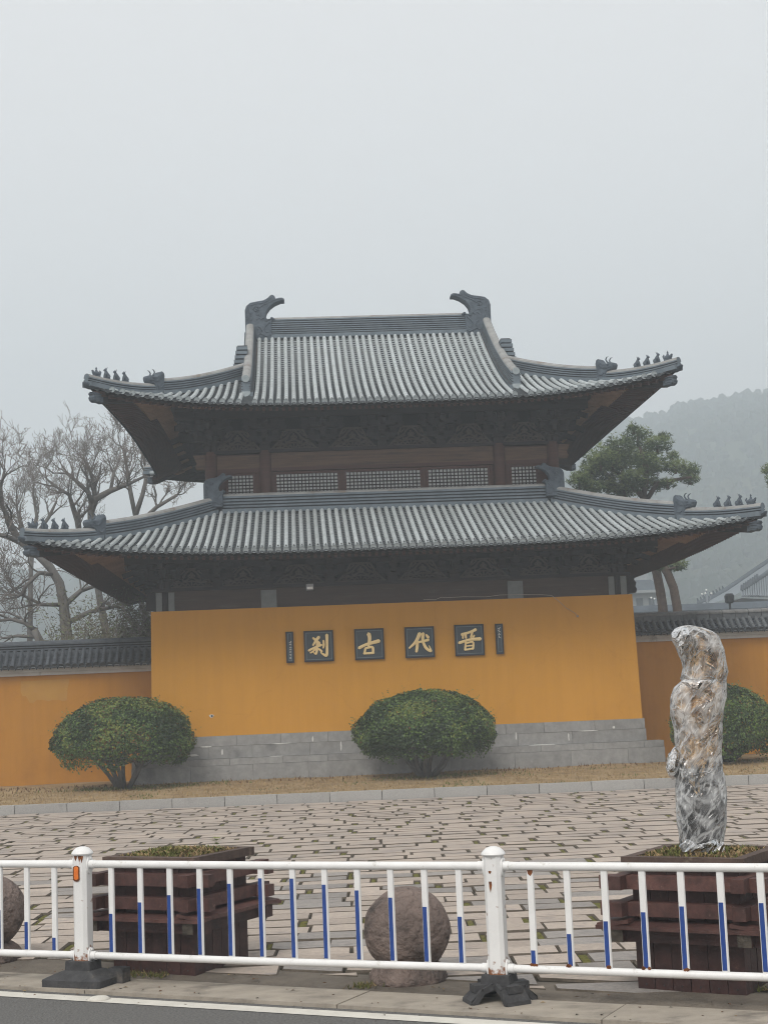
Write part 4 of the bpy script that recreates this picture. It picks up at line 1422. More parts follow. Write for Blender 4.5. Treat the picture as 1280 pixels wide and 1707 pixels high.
# ================================================================= PLAQUES ON THE GATE
PY = YF-0.032
def ribbon(mb, pts, y, m=0, th=0.025, n=6):
    """brush stroke: (x, z, width) control points, tapered flat ribbon with rounded ends, raised th"""
    P = []
    k = len(pts)
    for i in range(k-1):
        p0, p1, p2, p3 = pts[max(i-1, 0)], pts[i], pts[i+1], pts[min(i+2, k-1)]
        for j in range(n):
            t = j/n
            P.append(tuple(0.5*((2*p1[q]) + (-p0[q]+p2[q])*t + (2*p0[q]-5*p1[q]+4*p2[q]-p3[q])*t*t + (-p0[q]+3*p1[q]-3*p2[q]+p3[q])*t**3) for q in range(3)))
    P.append(pts[-1])
    L, Rr = [], []
    for i, (x, z, wd) in enumerate(P):
        a, b = P[max(i-1, 0)], P[min(i+1, len(P)-1)]
        d = V((b[0]-a[0], b[1]-a[1]))
        d = d.normalized() if d.length > 1e-9 else V((1, 0))
        L.append((x-d.y*wd/2, z+d.x*wd/2))
        Rr.append((x+d.y*wd/2, z-d.x*wd/2))
    d0 = V((P[0][0]-P[1][0], P[0][1]-P[1][1])).normalized()*P[0][2]*0.4
    d1 = V((P[-1][0]-P[-2][0], P[-1][1]-P[-2][1])).normalized()*P[-1][2]*0.35
    vs, fs = [], []
    L = [(P[0][0]+d0.x, P[0][1]+d0.y)] + L + [(P[-1][0]+d1.x, P[-1][1]+d1.y)]
    Rr = [L[0]] + Rr + [L[-1]]
    C_ = [L[0]] + [(p[0], p[1]) for p in P] + [L[-1]]
    nn = len(L)
    for (a, b, c) in zip(L, C_, Rr):
        vs += [(a[0], y, a[1]), (a[0], y-th*0.7, a[1]), (b[0], y-th, b[1]), (c[0], y-th*0.7, c[1]), (c[0], y, c[1])]
    for i in range(nn-1):
        for q in range(4):
            fs.append((i*5+q, i*5+q+1, (i+1)*5+q+1, (i+1)*5+q))
    mb.add(vs, fs, m)
def plaque(x0, x1, z0, z1, label, strokes, corners, lmat, group):
    root = thing('plaque', label, 'plaque', ((x0+x1)/2, PY+0.03, z0), group)
    mb = MB()
    mb.box(x0, x1, PY, YF+0.03, z0, z1)
    mb.build('backing', 'plaque', root)
    mb = MB()
    fw = 0.026
    for a, b, c, d_ in ((x0, x1, z1-fw, z1), (x0, x1, z0, z0+fw), (x0, x0+fw, z0+fw, z1-fw), (x1-fw, x1, z0+fw, z1-fw)):
        mb.box(a, b, PY-0.014, PY+0.01, c, d_)
    mb.build('rim', 'plaque_rim', root)
    mb = MB()
    i0, lw = 0.042, 0.009
    for a, b, c, d_ in ((x0+i0, x1-i0, z1-i0-lw, z1-i0), (x0+i0, x1-i0, z0+i0, z0+i0+lw), (x0+i0, x0+i0+lw, z0+i0+lw, z1-i0-lw), (x1-i0-lw, x1-i0, z0+i0+lw, z1-i0-lw)):
        mb.box(a, b, PY-0.004, PY+0.01, c, d_)
    mb.build('inset_line', 'plaque_line', root)
    TL, TR, BR, BL = corners
    def uv(x, y):
        u, v = 0.5, 0.5
        for _ in range(12):
            px = (1-u)*(1-v)*TL[0]+u*(1-v)*TR[0]+u*v*BR[0]+(1-u)*v*BL[0]
            py = (1-u)*(1-v)*TL[1]+u*(1-v)*TR[1]+u*v*BR[1]+(1-u)*v*BL[1]
            u += (x-px)/(TR[0]-TL[0])
            v += (y-py)/(BL[1]-TL[1])
        return u, v
    sc_ = (x1-x0)/(TR[0]-TL[0])
    for st in strokes:
        dk, mb = MB(), MB()
        pts = []
        for x, y, wd in st:
            u, v = uv(x, y)
            pts.append((lerp(x0, x1, u), lerp(z1, z0, v), wd*sc_))
        ribbon(mb, pts, PY+0.004, th=0.03 if lmat == 'gold' else 0.014)
        so_ = mb.build('brush_stroke', lmat, root)
        if lmat == 'gold':   # dark carved edge round the raised stroke
            ribbon(dk, [(a+0.003, b-0.003, c+0.026) for a, b, c in pts], PY+0.004, th=0.008)
            dk.build('carved_edge', 'plaque_rim', so_)
SHA = [[(460, 235, 36), (430, 272, 30), (395, 325, 20)], [(395, 245, 24), (425, 270, 28), (466, 306, 36)], [(350, 380, 26), (410, 350, 24), (490, 318, 26)], [(440, 300, 24), (440, 360, 26), (430, 412, 24), (405, 400, 12)],
       [(425, 355, 22), (398, 388, 20), (366, 404, 16)], [(455, 358, 16), (474, 372, 24), (494, 390, 26)], [(510, 272, 22), (514, 320, 24), (508, 352, 18)], [(546, 212, 36), (550, 320, 28), (546, 425, 30), (510, 418, 24), (478, 398, 10)]]
GU = [[(882, 352, 34), (970, 312, 32), (1104, 276, 42)], [(988, 202, 46), (1000, 250, 38), (985, 332, 30)], [(952, 352, 24), (948, 385, 24), (938, 410, 22)], [(955, 356, 22), (1030, 342, 28), (1038, 402, 26)], [(936, 410, 22), (1046, 402, 26)]]
DAI = [[(252, 195, 42), (210, 280, 34), (138, 350, 20)], [(228, 278, 26), (224, 330, 34), (216, 388, 28)], [(213, 292, 26), (280, 278, 24), (348, 262, 30)], [(288, 195, 38), (286, 270, 30), (320, 345, 32), (376, 380, 24), (354, 322, 10)], [(322, 208, 22), (346, 238, 34)]]
JIN = [[(700, 210, 36), (780, 186, 26), (856, 156, 34)], [(742, 196, 22), (746, 246, 22)], [(816, 182, 24), (800, 238, 24)], [(716, 200, 24), (712, 248, 20)], [(838, 215, 18), (822, 240, 22)], [(670, 296, 32), (780, 262, 28), (906, 250, 38)],
       [(742, 285, 20), (736, 366, 22)], [(745, 300, 18), (822, 286, 22), (822, 356, 24)], [(750, 328, 14), (815, 320, 16)], [(732, 366, 20), (826, 352, 22)]]
GQ_ = 'carved plaques on the yellow wall'
plaque(0.08, 0.72, 2.76, 3.43, 'square slate plaque with a gold character of eight strokes, left of the four', SHA, ((292, 175), (613, 160), (627, 487), (305, 500)), 'gold', GQ_)
plaque(1.18, 1.82, 2.76, 3.43, 'square slate plaque with a gold cross over a box, directly above the middle bush', GU, ((828, 155), (1152, 140), (1165, 465), (842, 478)), 'gold', GQ_)
plaque(2.28, 2.92, 2.76, 3.43, 'square slate plaque whose gold character ends in a long upturned hook', DAI, ((85, 130), (405, 118), (420, 440), (100, 455)), 'gold', GQ_)
plaque(3.37, 4.01, 2.76, 3.44, 'square slate plaque with a gold character of stacked bars, beside the right strip', JIN, ((617, 110), (938, 97), (952, 415), (633, 432)), 'gold', GQ_)
LS = [[(330, 630, 40), (385, 590, 30), (430, 560, 40)], [(430, 560, 40), (428, 640, 30)], [(335, 735, 40), (380, 690, 40), (430, 700, 30), (432, 760, 24)], [(350, 865, 36), (390, 820, 26), (450, 875, 30)], [(390, 810, 24), (385, 860, 24)],
      [(335, 975, 24), (390, 915, 30), (450, 970, 24)], [(392, 915, 30), (392, 985, 24)], [(345, 1070, 34), (420, 1060, 34)], [(385, 1020, 34), (380, 1120, 44)], [(350, 1185, 30), (430, 1175, 30)], [(390, 1170, 34), (392, 1270, 44)], [(355, 1345, 36), (420, 1340, 40)], [(360, 1390, 40), (420, 1395, 40)]]
plaque(-0.31, -0.145, 2.755, 3.43, 'narrow slate strip with small pale writing in its lower half', LS, ((120, 95), (550, 95), (590, 1580), (170, 1590)), 'white_letter', GQ_)
RSK = [[(330, 345, 34), (400, 330, 40), (460, 300, 30)], [(400, 330, 40), (400, 385, 34), (350, 380, 16)], [(330, 440, 24), (400, 470, 50), (450, 520, 36)], [(370, 525, 30), (430, 470, 24)], [(400, 570, 40), (405, 630, 44), (465, 640, 24)], [(330, 665, 30), (385, 650, 24)],
       [(400, 700, 40), (395, 780, 44), (430, 780, 26), (495, 815, 26)]]
plaque(4.27, 4.435, 2.77, 3.43, 'narrow slate strip with four small pale characters near its top', RSK, ((180, 120), (590, 100), (650, 1580), (265, 1605)), 'white_letter', GQ_)

# floodlight and loose cable
fl = thing('floodlight', 'small grey floodlight fixed on the dark beam under the lower eave', 'lamp', (0.25, YF-0.05, 4.30))
mb = MB()
mb.box(0.17, 0.33, YF-0.12, YF-0.03, 4.31, 4.45)
mb.build('housing', 'steel', fl)
mb = MB()
mb.box(0.185, 0.315, YF-0.126, YF-0.115, 4.335, 4.385)
mb.build('lamp_face', 'globe', fl)
mb = MB()
mb.box(0.335, 0.345, YF-0.09, YF+0.06, 4.30, 4.43)
mb.box(0.155, 0.165, YF-0.09, YF+0.06, 4.30, 4.43)
mb.build('bracket', 'darkmetal', fl)
cb = MB()
cp = [(2.72, 4.02), (3.0, 4.015), (3.12, 4.06), (3.2, 4.045), (3.6, 4.05), (4.1, 4.03), (4.4, 4.06), (4.9, 4.05), (5.35, 4.03), (5.55, 4.01), (5.72, 3.86), (5.86, 3.72), (6.05, 3.60), (6.10, 3.54)]
cb.tube([(x, YF-0.015-0.008*math.sin(i*2), z) for i, (x, z) in enumerate(cp)], 0.0055, 5)
cb.ball((6.10, YF-0.015, 3.53), (0.03, 0.015, 0.025), 6, 5)
tag(cb.build('cable', 'wire'), 'loose pale cable sagging along the top edge of the yellow gate wall', 'cable')

# ================================================================= BOUNDARY WALLS
def boundary(name, label, x0, x1, yf, zt, zband, sp, r, bricks, patch):
    root = thing(name, label, 'wall', ((x0+x1)/2, yf, 0.2), 'yellow boundary walls beside the gate hall')
    mb = MB()
    mb.box(x0, x1, yf, yf+0.45, 0.0, zband)
    body = mb.build('wall_body', 'plaster2', root)
    mb = MB()
    mb.box(x0, x1, yf-0.06, yf+0.51, zband, zband+0.075)
    mb.box(x0, x1, yf-0.12, yf+0.57, zband+0.075, zband+0.15)
    mb.build('lime_band', 'white_lime', root, origin=(x0, yf, zband))
    ze, zr_ = zband+0.17, zt-0.20
    yc, ye = yf+0.225, yf-0.26
    mb = MB()
    mb.add([(x0, ye, ze), (x1, ye, ze), (x1, yc, zr_), (x0, yc, zr_), (x0, yf+0.71, ze), (x1, yf+0.71, ze)], [(0, 1, 2, 3), (3, 2, 5, 4), (0, 4, 5, 1)])
    roof = mb.build('coping', 'pan', root, origin=(x0, yf, zband))
    n_ = int((x1-x0)/sp)
    first = None
    pan = MB()
    for i in range(n_):
        x = x0+sp*(i+0.5)
        o = V((x, ye, ze))
        if first is None:
            mb = MB()
            row_mesh(mb, [V((x, lerp(ye, yc-0.08, k/4), lerp(ze, zr_-0.02, k/4)-0.02*math.sin(PI*k/4)+0.02)) for k in range(5)], r, tl=0.2, hole=False)
            first = mb.build('tile_row', ['wall_tile_light' if bricks else 'wall_tile', 'wall_tile', 'hole'], roof, smooth=True, origin=o, auto=35)
        else:
            dup(first, roof, o + V((0, R.uniform(-0.012, 0.012), R.uniform(-0.006, 0.006))))
        for k in range(6):       # pans
            a, b = k/6, (k+1)/6
            pp = lambda t, dx, h: V((x+sp/2+dx, lerp(ye, yc-0.08, t), lerp(ze, zr_-0.02, t)-0.02*math.sin(PI*t)+h))
            hw = sp/2-r*0.6
            vs = [pp(a, -hw, 0.045), pp(a, 0, 0.025), pp(a, hw, 0.045), pp(b, -hw, 0.02), pp(b, 0, 0.0), pp(b, hw, 0.02), pp(a, -hw, 0.02), pp(a, 0, 0.0), pp(a, hw, 0.02)]
            pan.add(vs, [(0, 1, 4, 3), (1, 2, 5, 4), (6, 7, 1, 0), (7, 8, 2, 1)])
            if k == 0:
                pan.add([pp(0, -hw, 0.045)+V((0, -0.01, 0)), pp(0, 0, 0.03)+V((0, -0.012, -0.085)), pp(0, hw, 0.045)+V((0, -0.01, 0))], [(0, 1, 2)])
    stuff(pan.build('pan_tiles', 'wall_pan', roof))
    for k in range(n_):          # same again down the far side, plain
        pass
    if bricks:
        zz = zr_-0.03
        mb = MB()
        mb.box(x0, x1, yc-0.10, yc+0.10, zz, zz+0.15)
        mb.build('ridge_core', 'hole', roof, origin=(x0, yc, zz))
        x = x0
        f1 = f2 = None
        L_ = 0.31
        while x < x1-0.05:
            if f1 is None:
                mb = MB()
                mb.box(x+0.006, x+L_-0.006, yc-0.13, yc+0.13, zz, zz+0.135)
                f1 = mb.build('ridge_brick', 'wall_tile_light', roof, origin=(x, yc, zz))
                mb = MB()
                mb.loft([[(xx, yc+0.15*math.cos(a), zz+0.15+0.075*math.sin(a)) for a in [PI*k/8 for k in range(9)]] for xx in (x+0.004, x+L_-0.004)], closed=False)
                mb.box(x+0.004, x+L_-0.004, yc-0.155, yc+0.155, zz+0.135, zz+0.16)
                f2 = mb.build('ridge_tile', 'wall_cap', roof, origin=(x, yc, zz), smooth=True, auto=30)
            else:
                dup(f1, roof, (x, yc, zz+R.uniform(-0.003, 0.003)))
                dup(f2, roof, (x, yc, zz+R.uniform(-0.004, 0.004)))
            x += L_
    else:
        mb = MB()
        prof, ms = ridge_profile(0.26, 0.13, 3)
        mb.sweep([(lerp(x0, x1, i/12), yc, zr_-0.05) for i in range(13)], prof, 0, ms)
        mb.build('ridge', ['wall_tile', 'wall_tile', 'hole'], roof, origin=(x0, yc, zr_))  # groove faces near black, shade put into the colour
    if patch:
        mb = MB()
        r_ = random.Random(2)
        lo = [(lerp(-6.32, -5.33, k/12), 2.17+r_.uniform(-0.05, 0.04)+(0.08 if k < 2 else 0)) for k in range(13)]
        out = [(-6.35, 2.62), (-6.36, 2.4)] + lo + [(-5.3, 2.4), (-5.26, 2.64)]
        mb.prism(out, (0, yf-0.004, 0), (1, 0, 0), (0, 0, 1), (0, -1, 0), 0.02)
        mb.build('paint_patch', 'patch', body)
    return root
M['wall_tile'] = mat('wall_tile', (0.070, 0.080, 0.092), (0.040, 0.047, 0.056), 9, 5, 0.7, 0.2, 40, rnd=0.12, spec=0.3, bdist=0.01)
M['wall_tile_light'] = mat('wall_tile_light', (0.125, 0.135, 0.142), (0.075, 0.082, 0.09), 9, 5, 0.7, 0.2, 40, rnd=0.15, spec=0.3, bdist=0.01)
M['wall_pan'] = mat('wall_pan', (0.050, 0.057, 0.066), (0.024, 0.028, 0.034), 9, 5, 0.75, spec=0.25)
M['wall_cap'] = mat('wall_cap', (0.20, 0.20, 0.195), (0.12, 0.122, 0.122), 6, 6, 0.8, 0.2, 40, rnd=0.08, spec=0.25)
boundary('boundary_wall', 'yellow boundary wall left of the gate hall with a paler repainted patch', -12.5, CX-5.31, 35.5, 3.52, 2.74, 0.156, 0.050, False, True)
boundary('boundary_wall', 'yellow boundary wall right of the gate hall, behind the wrapped palm', CX+5.33, 16.0, 35.5, 3.66, 2.965, 0.152, 0.047, True, False)

# ================================================================= CLIPPED SHRUBS
def shrub(label, cx_, cy_, w_, zlow, ztop, n, seed, russet, lean=0.0, stems=7, flat=0.5):
    r = random.Random(seed)
    zg = lawn_z(cx_, cy_)-0.03
    root = thing('round_shrub', label, 'shrub', (cx_, cy_, zg), 'clipped round shrubs on the lawn')
    hw, hh = w_/2, ztop-zlow
    # stems
    mb = MB()
    for i in range(stems):
        a = 2*PI*i/stems + r.uniform(-0.3, 0.3)
        k = r.uniform(0.35, 0.8)
        e = V((cx_+lean+math.cos(a)*hw*k, cy_+math.sin(a)*hw*k*0.9, zlow+hh*r.uniform(0.2, 0.45)))
        b = V((cx_+math.cos(a)*0.09, cy_+math.sin(a)*0.09, zg))
        m1 = b.lerp(e, 0.35) + V((r.uniform(-0.06, 0.06), r.uniform(-0.06, 0.06), -0.05))
        m2 = b.lerp(e, 0.7) + V((r.uniform(-0.06, 0.06), r.uniform(-0.06, 0.06), 0.0))
        mb.tube([b, m1, m2, e], [0.055, 0.045, 0.032, 0.016], 6)
        for q in range(6):
            s0 = m1.lerp(e, r.uniform(0.1, 0.9))
            d = V((r.gauss(0, 0.5)+math.cos(a)*0.4, r.gauss(0, 0.5)+math.sin(a)*0.4, r.uniform(0.3, 1.0))).normalized()*r.uniform(0.25, 0.55)
            mb.tube([s0, s0+d*0.5+V((r.uniform(-.05, .05), 0, 0)), s0+d], [0.018, 0.013, 0.006], 4)
    mb.build('stems', 'bark', root, smooth=True)
    # foliage: leaves in a shell that thins inwards, uneven rim
    mb = MB()
    for i in range(n):
        a = r.uniform(0, 2*PI)
        v = -0.45 + 1.45*r.random()**0.85          # underside .. 0 widest .. 1 crown
        ph = math.asin(min(1, max(v, 0)))
        lump = 1 + 0.085*noise.noise(V((math.cos(a)*2.2, math.sin(a)*2.2, v*2.5+seed))) + 0.045*noise.noise(V((math.cos(a)*6, math.sin(a)*6, v*7+seed)))
        dep = 1 - abs(r.gauss(0, 0.10)) - (0.25*r.random() if r.random() < 0.25 else 0)
        rad = (math.cos(ph)**0.98 if v > 0 else math.sqrt(1-(v/0.72)**2)) * lump * dep
        zc = zlow + 0.27*(ztop-zlow)
        zb = zlow + 0.10*noise.noise(V((math.cos(a)*3, math.sin(a)*3, seed*3.1)))*2
        x = cx_ + lean + math.cos(a)*rad*hw
        y = cy_ + math.sin(a)*rad*hw*0.92
        z = zc + v*(ztop-zc)*lump*min(1.0, dep+0.06) if v > 0 else zc + v/0.45*(zc-zb)
        if v < -0.30:                               # skirts droop and break up
            z -= r.random()*0.16*hh*(0.5+noise.noise(V((math.cos(a)*5, math.sin(a)*5, 3))))
        nrm = V((math.cos(a)*math.cos(ph), math.sin(a)*math.cos(ph), math.sin(ph)+0.25+min(v, 0)))
        nrm = (nrm + V((r.gauss(0, 0.55), r.gauss(0, 0.55), r.gauss(0, 0.45)))).normalized()
        t = nrm.orthogonal().normalized()
        t = (Matrix.Rotation(r.uniform(0, 2*PI), 3, nrm) @ t)
        b = nrm.cross(t)
        l_, w2 = r.uniform(0.044, 0.074), r.uniform(0.014, 0.023)
        c = V((x, y, z))
        fold = nrm*0.010
        q = noise.noise(V((x*1.6, y*1.6, z*1.6+seed)))+r.uniform(-0.5, 0.5)
        if r.random() < russet and q > 0.1:
            m = 3
        elif q > 0.42 and v > -0.1:
            m = 2
        elif q > -0.12:
            m = 1
        else:
            m = 0
        mb.add([c - t*l_*0.5, c + b*w2 + fold, c + t*l_*0.5, c - b*w2 + fold], [(0, 1, 2), (0, 2, 3)], m)
    for i in range(40):                            # stray shoots breaking the outline
        a, v = r.uniform(0, 2*PI), r.uniform(0.15, 0.98)
        rad = math.sqrt(max(0, 1-v*v))**0.8
        p = V((cx_+lean+math.cos(a)*rad*hw, cy_+math.sin(a)*rad*hw*0.9, zlow+(0.27+0.73*v)*hh))
        d = V((math.cos(a)*rad, math.sin(a)*rad, v+0.4)).normalized()*r.uniform(0.05, 0.14)
        for k in range(4):
            q = p + d*(k/3)
            s_ = V((r.uniform(-1, 1), r.uniform(-1, 1), r.uniform(0, 1)))*0.03
            mb.add([q, q+s_+V((0.012, 0, 0.02)), q+s_*2], [(0, 1, 2)], 2 if r.random() < 0.6 else 1)
    mb.build('foliage', ['leaf_a', 'leaf_b', 'leaf_c', 'leaf_d'], root)
    return root
shrub('domed clipped shrub with spreading bare stems at the left corner of the gate plinth', -3.75, 32.66, 3.0, 0.86, 2.12, 27000, 4, 0.13, lean=0.02, stems=8)
shrub('dark green domed shrub in front of the middle of the gate plinth', 2.5, 32.2, 3.02, 0.80, 2.03, 29000, 9, 0.03, lean=0.02, stems=8)
shrub('rounded shrub with dense low twigs behind the plastic wrapped palm', 8.95, 32.7, 2.35, 0.55, 1.86, 22000, 17, 0.08, stems=22)

# ================================================================= ROADSIDE: GUARDRAIL
F0, F1 = V((-1.59, 11.21, 0)), V((1.17, 9.86, 0))
FD = (F1-F0).normalized()
FL = (F1-F0).length
FN = V((FD.y, -FD.x, 0))            # towards the road
UPZ = V((0, 0, 1))
fence = thing('guardrail', 'white steel roadside guardrail with blue taped pickets on rubber feet', 'railing', F0)
def fpt(t, z, off=0.0):
    p = F0 + FD*t + FN*off
    return V((p.x, p.y, z))
def post(t, style):
    mb = MB()
    w2, c = 0.056, 0.022
    ring = [(-w2, -w2+c), (-w2+c, -w2), (w2-c, -w2), (w2, -w2+c), (w2, w2-c), (w2-c, w2), (-w2+c, w2), (-w2, w2-c)]
    mb.loft([[fpt(t+a, z, -b) for a, b in ring] for z in (0.09, 0.895)])
    po = mb.build('post', 'post', fence, origin=fpt(t, 0))
    mb = MB()
    rr = [(0.074, 0.893), (0.078, 0.900), (0.074, 0.910), (0.064, 0.922), (0.045, 0.938), (0.022, 0.946), (0.004, 0.948)]
    mb.loft([[fpt(t+a*math.cos(2*PI*k/16), z, a*math.sin(2*PI*k/16)) for k in range(16)] for a, z in rr])
    mb.build('post_cap', 'whitepaint', po, smooth=True, auto=40)
    for z in (0.825, 0.197):
        for s in (-1, 1):
            mb = MB()       # oval flange and rail socket
            n_ = 14
            for off0, off1, ra, rb in ((0.056, 0.066, 0.038, 0.062),):
                mb.loft([[fpt(t+s*o, z-0.005+rb*math.sin(2*PI*k/n_), ra*math.cos(2*PI*k/n_)) for k in range(n_)] for o in (off0, off1)])
            mb.tube([fpt(t+s*0.06, z), fpt(t+s*0.105, z)], 0.030, 12)
            mb.ball(fpt(t+s*0.068, z+0.042), 0.009, 6, 4)
            mb.build('rail_socket', 'whitepaint', po, smooth=True, auto=40)
    if style == 0:
        mb = MB()
        n_ = 16
        o = [(0.026*math.copysign(min(1, abs(1.4*math.cos(2*PI*k/n_))), math.cos(2*PI*k/n_)), 0.055*math.copysign(abs(math.sin(2*PI*k/n_))**0.7, math.sin(2*PI*k/n_))) for k in range(n_)]
        mb.prism(o, fpt(t-0.012, 0.765, 0.063), FD, UPZ, FN, 0.01, 0)
        rf_ = mb.build('reflector', 'rust', po)
        mb = MB()
        mb.prism([(a*0.66, b*0.86) for a, b in o], fpt(t-0.010, 0.768, 0.068), FD, UPZ, FN, 0.008, 0, bev=0.002)
        mb.build('reflector_lens', 'orange', rf_)
        mb = MB()
        for off in (-0.02, 0.012, 0.03):
            mb.prism([(off-0.012, 0.886), (off+0.014, 0.886), (off+0.010, 0.868), (off, 0.845-0.3*off), (off-0.008, 0.872)], fpt(t, 0, 0.0572), FD, UPZ, FN, 0.003)
        stuff(mb.build('rust_stain', 'rust', po))
        mb = MB()     # block foot: stepped slab
        lv = [(0.24, 0.17, -0.012), (0.24, 0.17, 0.05), (0.21, 0.145, 0.065), (0.125, 0.09, 0.10), (0.105, 0.08, 0.105), (0.10, 0.078, 0.165)]
        mb.loft([[fpt(t+a*x, z, b*y+0.01) for x, y in ((-1, 0.9), (-0.94, 1), (0.94, 1), (1, 0.9), (1, -0.9), (0.94, -1), (-0.94, -1), (-1, -0.9))] for a, b, z in lv])
        mb.obox(fpt(t+0.23, 0.055, -0.09), FD*0.06, FN*0.05, UPZ*0.05)
        mb.build('rubber_foot', 'rubber', po)
    else:
        mb = MB()
        lv = [(0.10, 0.088, 0.075), (0.088, 0.08, 0.165)]
        mb.loft([[fpt(t+a*x, z, b*y) for x, y in ((-1, 1), (1, 1), (1, -1), (-1, -1))] for a, b, z in lv])
        for k in range(4):          # four splayed claws with arched openings between them
            a = PI/4 + k*PI/2
            d = FD*math.cos(a)*1.25 + FN*math.sin(a)
            d.normalize()
            la = V((d.y, -d.x, 0))
            for s, ww in ((-1, 0.05), (1, 0.05)):
                pa = fpt(t, 0.10) + d*0.05 + la*s*0.055
                pb = fpt(t, 0.078) + d*0.135 + la*s*0.064
                pc = fpt(t, 0.0) + d*0.205 + la*s*0.072
                mb.beam(pa, pb, 0.035, 0.035)
                mb.beam(pb, pc, 0.035, 0.035)
            mb.add([fpt(t, 0.122)+d*0.06-la*0.07, fpt(t, 0.122)+d*0.06+la*0.07, fpt(t, 0.090)+d*0.142+la*0.076, fpt(t, 0.090)+d*0.142-la*0.076,
                    fpt(t, 0.026)+d*0.216+la*0.085, fpt(t, 0.026)+d*0.216-la*0.085,
                    fpt(t, 0.0)+d*0.221+la*0.085, fpt(t, 0.0)+d*0.221-la*0.085], [(0, 1, 2, 3), (3, 2, 4, 5), (5, 4, 6, 7)])
            mb.beam(fpt(t, 0.09)+d*0.02, fpt(t, 0.09)+d*0.18, 0.10, 0.045)
        mb.build('rubber_foot', 'rubber', po)
        mb = MB()
        for z, s, ht in ((0.735, 0.0, 0.07), (0.80, 0.0, 0.02)):
            out = [(-0.008, 0), (0.010, 0.0), (0.012, -ht*0.3), (0.006, -ht*0.7), (0.0, -ht), (-0.006, -ht*0.5)]
            mb.prism(out, fpt(t+s-0.01, z, 0.0572), FD, UPZ, FN, 0.004)
        mb.build('rust_stain', 'rust', po)
    return po
post(0, 0)
post(FL, 1)
post(-FL, 0)
post(2*FL, 1)
ARCH_A = [0.45, 0.59, 0.68, 0.76, 0.82, 0.885, 0.885, 0.82, 0.76, 0.685, 0.59, 0.49]
ARCH_B = [0.15, 0.33, 0.47, 0.57, 0.635, 0.68, 0.68, 0.635, 0.57, 0.47, 0.33, 0.15]
for pi_, arch in ((-1, ARCH_B), (0, ARCH_A), (1, ARCH_B)):
    t0 = pi_*FL
    for z, r_ in ((0.825, 0.0265), (0.197, 0.0245)):
        mb = MB()
        mb.tube([fpt(t0+0.10, z), fpt(t0+FL*0.5, z-0.004), fpt(t0+FL-0.10, z)], r_, 14)
        mb.build('top_rail' if z > 0.5 else 'bottom_rail', 'whitepaint', fence, smooth=True, origin=fpt(t0+0.1, z), auto=40)
    for k in range(12):
        t = t0 + 0.236*(k+1) + (FL-13*0.236)/2
        mb = MB()
        hw, hd = 0.023, 0.011
        sec = [(-hw, 0), (-hw*0.8, hd), (hw*0.8, hd), (hw, 0), (hw*0.8, -hd), (-hw*0.8, -hd)]
        mb.loft([[fpt(t+a, z, b) for a, b in sec] for z in (0.205, 0.812)])
        pk = mb.build('picket', 'whitepaint', fence, origin=fpt(t, 0.2))
        hgt = 0.578*arch[k]
        mb = MB()
        mb.obox(fpt(t-0.003, 0.226+hgt/2, hd+0.0012), FD*0.0135, FN*0.0012, UPZ*hgt/2)
        mb.build('reflective_tape', 'blue', pk, origin=fpt(t, 0.226))
        if pi_ == 1 and k < 5:
            rr_ = random.Random(k+40)
            mb = MB()
            for q in range(3):
                cx_ = rr_.uniform(-0.024, 0.024)
                out = [(cx_+0.012*math.cos(a)*rr_.uniform(0.5, 1.2), 0.225+0.010*math.sin(a)*rr_.uniform(0.6, 1.5)) for a in [2*PI*j/8 for j in range(8)]]
                mb.prism([(a, b) for a, b in out], fpt(t, 0, hd+0.0035), FD, UPZ, FN, 0.004)
            if k == 0:
                mb.prism([(-0.02, 0.812), (0.02, 0.812), (0.018, 0.785), (0.004, 0.765), (-0.012, 0.778)], fpt(t, 0, hd+0.0015), FD, UPZ, FN, 0.002)
            stuff(mb.build('rust_spots', 'rust', pk))
# white disc lying by the post
mb = MB()
c = V((-1.42, 10.69, -0.02))
mb.loft([[c+V((a*math.cos(2*PI*k/16)*1.0, a*math.sin(2*PI*k/16)*1.0, z)) for k in range(16)] for a, z in ((0.072, 0), (0.075, 0.008), (0.055, 0.020), (0.02, 0.026))])
tag(mb.build('road_stud', 'roadline', smooth=True), 'flat white disc on the asphalt edge beside the left rubber foot', 'road stud')

# ---- stone balls
def stone_ball(label, x, y, rb, zc, wb, seed):
    root = thing('stone_ball', label, 'bollard', (x, y, 0), 'stone ball bollards along the square')
    mb = MB()
    mb.ball((x, y, zc), (rb, rb, rb*0.97), 40, 26, 0, 0.03, 2.3)
    mb.build('ball', 'ballstone', root, smooth=True)
    mb = MB()
    n_ = 28
    rings = []
    for f, z in ((0.98, -0.01), (1.02, 0.03), (0.98, 0.07), (0.88, 0.11), (0.72, 0.14)):
        rings.append([(x+wb*f*(1+0.05*noise.noise(V((math.cos(2*PI*k/n_)*2, math.sin(2*PI*k/n_)*2, z*6+seed))))*math.cos(2*PI*k/n_), y+wb*f*(1+0.05*noise.noise(V((math.cos(2*PI*k/n_)*2, math.sin(2*PI*k/n_)*2, z*6+seed))))*math.sin(2*PI*k/n_), z) for k in range(n_)])
    mb.loft(rings)
    mb.build('base', 'ballstone', root, smooth=True)
stone_ball('weathered brown stone ball on a low base behind the middle guardrail panel', 0.655, 10.66, 0.293, 0.345, 0.262, 1)
stone_ball('stone ball cut off by the left edge of the photo behind the guardrail', -2.50, 12.42, 0.293, 0.385, 0.262, 5)

